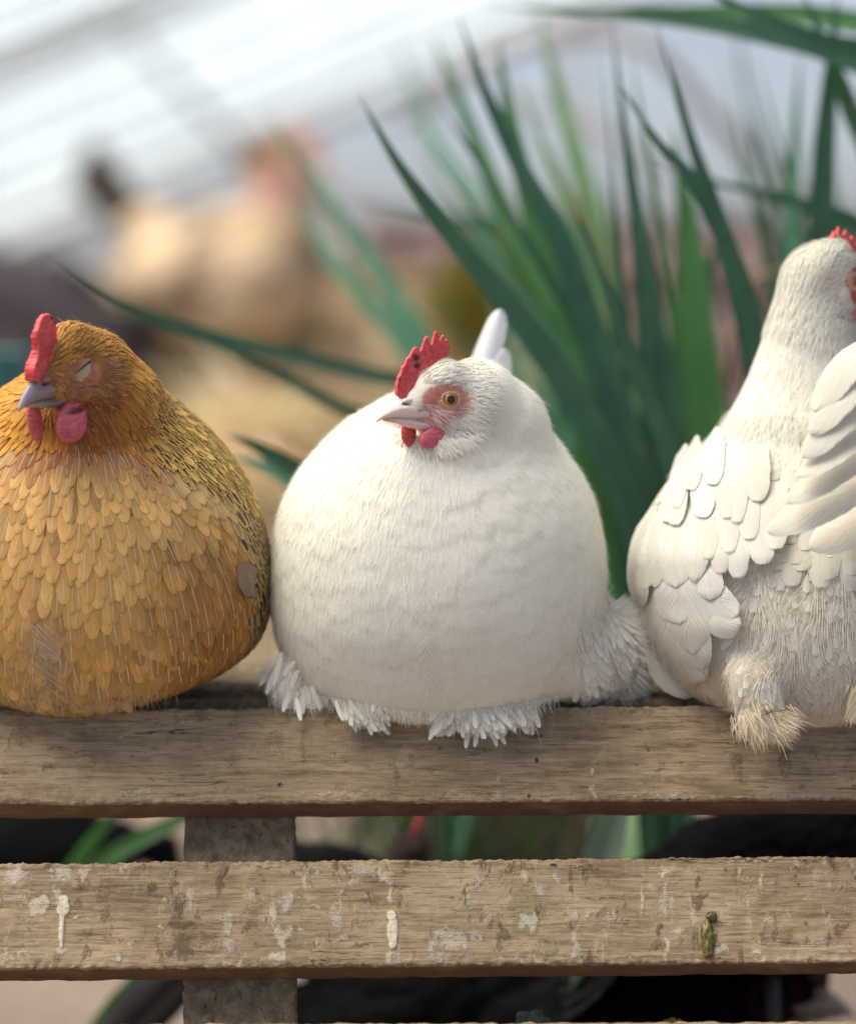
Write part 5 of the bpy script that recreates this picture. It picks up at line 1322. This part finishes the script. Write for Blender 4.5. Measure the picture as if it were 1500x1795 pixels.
        sf([(x + jx, y - 22), ((x + x1) / 2 - 2 + jx, (y + y1) / 2 - 8), (x1 + jx, y1 + jy)], W_ * random.uniform(.8, 1), lf, W1 if random.random() < .6 else W2, .6, w_=sc_)
    # scapulars on the shoulder
    for (x, y, a, L_, W_) in ((1180, 830, -.35, 90, 44), (1205, 806, -.3, 96, 48), (1235, 800, -.12, 100, 46), (1225, 850, -.1, 100, 44), (1255, 850, .02, 104, 44), (1250, 790, 0, 90, 50), (1285, 790, .05, 100, 50), (1268, 900, .06, 100, 40), (1290, 850, .06, 110, 44),
                              (1310, 780, .05, 100, 50), (1330, 830, .05, 110, 50), (1300, 920, .1, 90, 40), (1345, 770, 0, 100, 56), (1370, 800, 0, 110, 56), (1350, 860, .0, 120, 56), (1400, 760, -.1, 110, 60), (1395, 840, -.05, 120, 60),
                              (1325, 900, -.02, 100, 50), (1440, 750, -.2, 110, 60), (1460, 800, -.2, 110, 60)):
        for rep in range(3 if x > 1330 else 0):
            x2, y2, L2, a2 = x + random.gauss(0, 14), y + random.gauss(0, 18) - 8, L_ * random.uniform(.9, 1.35), a + random.gauss(0, .08)
            sf([(x2, y2), (x2 + a2 * L2 * .5, y2 + L2 * .5), (x2 + a2 * L2, y2 + L2)], W_ * random.uniform(.6, .9), 8 + (1000 - y2) * .03, W1 if random.random() < .6 else W2, .6, w_=sc_, depthf=None)
    # soft drooping coverts over the rump
    for (x, y, x1, y1, W_) in ((1350, 880, 1352, 985, 78), (1385, 890, 1372, 1008, 84), (1420, 900, 1412, 1012, 84), (1460, 900, 1452, 1015, 84), (1500, 890, 1496, 1010, 84), (1340, 850, 1312, 950, 60)):
        for rp in range(3):
          jx, jy = random.gauss(0, 14), random.gauss(0, 26)
          sf([(x + jx, y), ((x + x1) / 2 - 5 + jx, (y + y1) / 2), (x1 + jx, y1 + jy)], W_ * random.uniform(.5, .9), 12 + random.random() * 3, W2, .6, depthf=None, w_=sc_)
    w.build('wing', M['vane'], r); sc_.build('shoulder_feathers', M['scap'], r)
    flush(hs2, V, N, np.where((Y > 720) & (Y < 830) & (X < 1440) & (N[:, 1] < .2))[0], 2500, lambda p: Vector((-.1, 0, -1)) + rv(.2), (14, 34), (.7, 1.3), rcol, (3, 9)); hs2.build('down', M['fluff'], r)
    tf = Feathers(); TW = (.63, .605, .53)
    for k, (a_, b_, c_, W_) in enumerate((((1620, 760, -60), (1500, 850, -170), (1345, 932, -215), 76), ((1620, 720, -70), (1500, 800, -190), (1378, 880, -235), 66), ((1620, 690, -80), (1500, 765, -205), (1398, 835, -250), 60),
                                          ((1620, 650, -70), (1500, 715, -200), (1405, 800, -240), 60), ((1600, 600, -50), (1510, 660, -190), (1420, 760, -225), 64), ((1580, 570, -30), (1500, 620, -170), (1425, 720, -200), 70), ((1640, 800, -40), (1530, 900, -130), (1420, 960, -160), 80))):
        free_feather(tf, [a_, b_, c_], W_, (-.35, -.75, .75), var(TW, .02), (.5, 0, k * .13), .72, cup=.05, nv=18, nu=9, twist=.12 * (k % 3 - 1))
    tf.build('tail', M['vane'], r)
    make_beak(h, r, (.84, .68, .62), (.86, .77, .68), (.66, .50, .42))
    make_eye(h, r, 1); make_eye(h, r, -1)
    ol = [(62, 30), (62, 50), (58, 66), (52, 62), (46, 78), (38, 70), (30, 88), (22, 76), (12, 92), (4, 76), (-4, 84), (-10, 72), (-20, 74), (-20, 60), (-10, 44), (20, 36), (44, 28)]
    make_comb(h, r, ol, 4.5, (.62, .08, .085), (), 1.0)
    for sg in (1, -1): make_wattle(h, r, 30, sg * 17, -62, 20, 9, 26, 0, (.66, .15, .18))
    for sg in (1, -1):
        V2, F2 = h.ell(-20, sg * 34, -26, 16, 8, 20); obj('earlobe', V2, F2, M['fluff'], r, (.80, .74, .66))
right_hen()

# ------------------------------------------------------------------ other hens, further back or in the shade behind the slats
def back_hen(px, py, depth, yaw, k, label, cbody, cneck, ctail, red=(.50, .06, .05), n=16000, sp=15, headup=1., tailup=1., dark=0., foot=None, headfwd=0.):
    sc = psz(depth) * k; o = P(px, py, depth); f = Vector((-math.sin(yaw), -math.cos(yaw), 0)); up = Vector((0, 0, 1)); l = up.cross(f); R = Matrix((f, l, up)).transposed()
    W = lambda a, b, c: o + R @ (Vector((a, b, c)) * sc)
    fz = o.z - 120 * sc if foot is None else foot
    r = root('hen', (o.x, o.y, fz), label, 'hen')
    h = Head(0, 0, 0, yaw, 1.0); h.k = sc * .85; h.o = W(150 + headfwd, 0, 120 + 90 * headup)
    E = lambda a, b, c, x, y, z, t=0: ico(W(a, b, c), (x * sc, y * sc, z * sc), R @ Matrix.Rotation(t, 3, 'Y'), 28)
    parts = [E(0, 0, 0, 155, 108, 108), E(70, 0, 12, 95, 90, 100), E(-110, 0, 36 * tailup, 85, 62, 62, .5), E(-30, 62, 0, 120, 50, 70), E(-30, -62, 0, 120, 50, 70)]
    for i in range(5):
        t = i / 4; parts.append(E(100 + (46 + headfwd) * t, 0, 50 + (70 + 80 * headup) * t, 66 - 28 * t, 62 - 26 * t, 62 - 22 * t))
    parts += head_parts(h)
    V, F = blob(parts, 7 * sc, 6); base, _ = reddish(h, V, np.array(cbody), red); obj('body', V, F, M['under'] if cbody[0] > .1 else M['black_under'], r, base)
    C0 = W(150, 0, 150)
    def zone(p):
        L = h.l(p)
        if L.length < 95 and (L.x > 60 or (L.x > -30 and L.z < 22 and abs(L.y) > 6)): return None
        q = R.transposed() @ (p - o) / sc; neck = ss(60, 110, q.z) * ss(60, 100, q.x)
        col = mixc(cbody, cneck, neck); col = tuple(max(.003, x * (1 + 1.5 * pnoise([tuple(p * 11)])[0])) for x in col)
        return (sp * sc / S * (1 - .35 * neck), 52 * sc / S * (1 - .3 * neck), 32 * sc / S * (1 - .5 * neck), 7, .15, var(col, .14), (.1 if cbody[0] > .1 else 0, dark), (p - C0).normalized() + R @ Vector((-.6, 0, -.3)))
    dress(V, F, zone, n, r, 'feather' if cbody[0] > .1 else 'dark_feather')
    tf = Feathers()
    for k2 in range(9):
        a = (k2 - 4) / 4; nv = 12; c = [W(-150 - 110 * t, a * 30 * t, 50 * tailup + (150 * tailup) * t ** .8 - abs(a) * 60 * t) for t in np.linspace(0, 1, nv)]; rows = []
        for i, q in enumerate(c):
            w_ = 26 * sc * wprof(i / (nv - 1), .6); b = R @ Vector((.5, .0, .85 if tailup > 0 else .2)); b = (b + l * a * .5).normalized(); rows.append([q + b * w_ * u + l * (a * 6 * sc) for u in (-1, -.5, 0, .5, 1)])
        tf.card(rows, var(ctail, .1), (0, 0, k2 * .1), [i / (nv - 1) for i in range(nv)])
    tf.build('tail', M['vane'], r)
    make_beak(h, r, (.35, .26, .18), (.45, .36, .24), (.4, .3, .2))
    for sg in (1, -1): make_eye(h, r, sg); make_wattle(h, r, 36, sg * 16, -70, 20, 8, 26, 0, red)
    make_comb(h, r, [(88, 0), (90, 24), (80, 50), (72, 44), (62, 76), (50, 58), (38, 90), (26, 64), (12, 88), (4, 60), (-12, 70), (-6, 44), (30, 30), (60, 0)], 5, red)
    for sg in (1, -1):
        b0 = W(10, 38 * sg, -80); b1 = Vector((b0.x, b0.y, max(0, fz + .004)))
        if b0.z - b1.z > .01:
            V2, F2 = tube([b0, (b0 + b1) / 2 + f * 4 * sc, b1], 9 * sc, 8); lc = (.35, .26, .10) if cbody[0] > .1 else (.03, .025, .02); lg = obj('leg', V2, F2, M['horn'], r, lc)
            for dx in (-.5, 0, .5, math.pi):
                d_ = Matrix.Rotation(dx, 3, 'Z') @ f; V2, F2 = tube([b1, b1 + d_ * 22 * sc, b1 + d_ * (48 if dx < 3 else 26) * sc - Vector((0, 0, 2 * sc))], [6 * sc, 5 * sc, 2.5 * sc], 8); obj('toe', V2, F2, M['horn'], lg, lc)
    return r
back_hen(400, 485, 3.0, math.radians(-58), 1.2, 'blurred buff hen with dark tail standing on the straw heap', (.56, .42, .27), (.58, .38, .18), (.17, .14, .12), (.55, .30, .26), n=14000, sp=19, headup=.35, headfwd=-60)
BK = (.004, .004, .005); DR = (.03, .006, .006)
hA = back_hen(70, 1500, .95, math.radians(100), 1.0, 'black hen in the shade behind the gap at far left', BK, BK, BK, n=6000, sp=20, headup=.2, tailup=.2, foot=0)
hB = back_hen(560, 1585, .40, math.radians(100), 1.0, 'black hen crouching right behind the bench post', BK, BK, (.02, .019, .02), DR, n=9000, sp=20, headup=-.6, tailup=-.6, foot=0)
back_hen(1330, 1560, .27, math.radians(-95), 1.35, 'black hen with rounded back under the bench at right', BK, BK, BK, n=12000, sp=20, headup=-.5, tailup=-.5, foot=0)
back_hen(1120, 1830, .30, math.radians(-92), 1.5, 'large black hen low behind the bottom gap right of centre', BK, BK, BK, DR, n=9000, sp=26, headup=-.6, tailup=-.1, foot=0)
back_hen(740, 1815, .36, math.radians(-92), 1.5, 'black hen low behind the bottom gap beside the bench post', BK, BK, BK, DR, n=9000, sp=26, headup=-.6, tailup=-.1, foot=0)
for hh, dd, fl in ((hB, 950, [((360, 1660), (270, 1730), (185, 1812), 60, .03), ((370, 1690), (300, 1750), (225, 1830), 64, .02), ((350, 1650), (250, 1740), (150, 1850), 40, .05)]),
                   (hA, 2300, [((-40, 1680), (30, 1700), (88, 1722), 60, .006), ((-60, 1700), (20, 1718), (60, 1738), 50, .006)])):
    q = Feathers()
    for (p0, p1_, p2_, W_, cv) in fl: free_feather(q, [(*p0, dd), (*p1_, dd - 20), (*p2_, dd - 30)], W_, (0, -1, .2), (cv, cv * .96, cv), (.05, 0, cv * 10), .7)
    q.build('wing_feathers', M['vane'], hh)
# brown fuzzy seed head on a red stem, behind the middle gap
sh = root('seed_head', P(722, 1520, .35), 'fuzzy dark brown seed head with thin red stem in the upper gap', 'seed head')
sh.location.z = 0
c = P(722, 1492, .35); V, F = ico(c, (40 * S, 40 * S, 32 * S), None, 28); obj('head', V, F, M['under'], sh, (.05, .035, .03))
hs = Hairs()
for i in range(1500):
    d_ = rv(1).normalized(); hs.add(c + Vector((d_.x * 38, d_.y * 38, d_.z * 30)) * S, d_ + Vector((-.3, 0, .3)), rv(2 * S), random.uniform(8, 18) * S, 1.5 * S, var((.14, .10, .08), .4), 3)
hs.build('fuzz', M['fluff'], sh)
V, F = tube([P(722, 1475, .35), P(732, 1448, .35), P(745, 1405, .36), P(752, 1350, .36)], [7 * S, 7 * S, 6 * S, 4 * S], 10); obj('red_stem', V, F, M['skin'], sh, (.36, .03, .05))
V, F = tube([P(722, 1500, .35), Vector((sh.location.x, sh.location.y, 0))], [6 * S, 9 * S], 10); obj('stalk', V, F, M['skin'], sh, (.10, .06, .04))
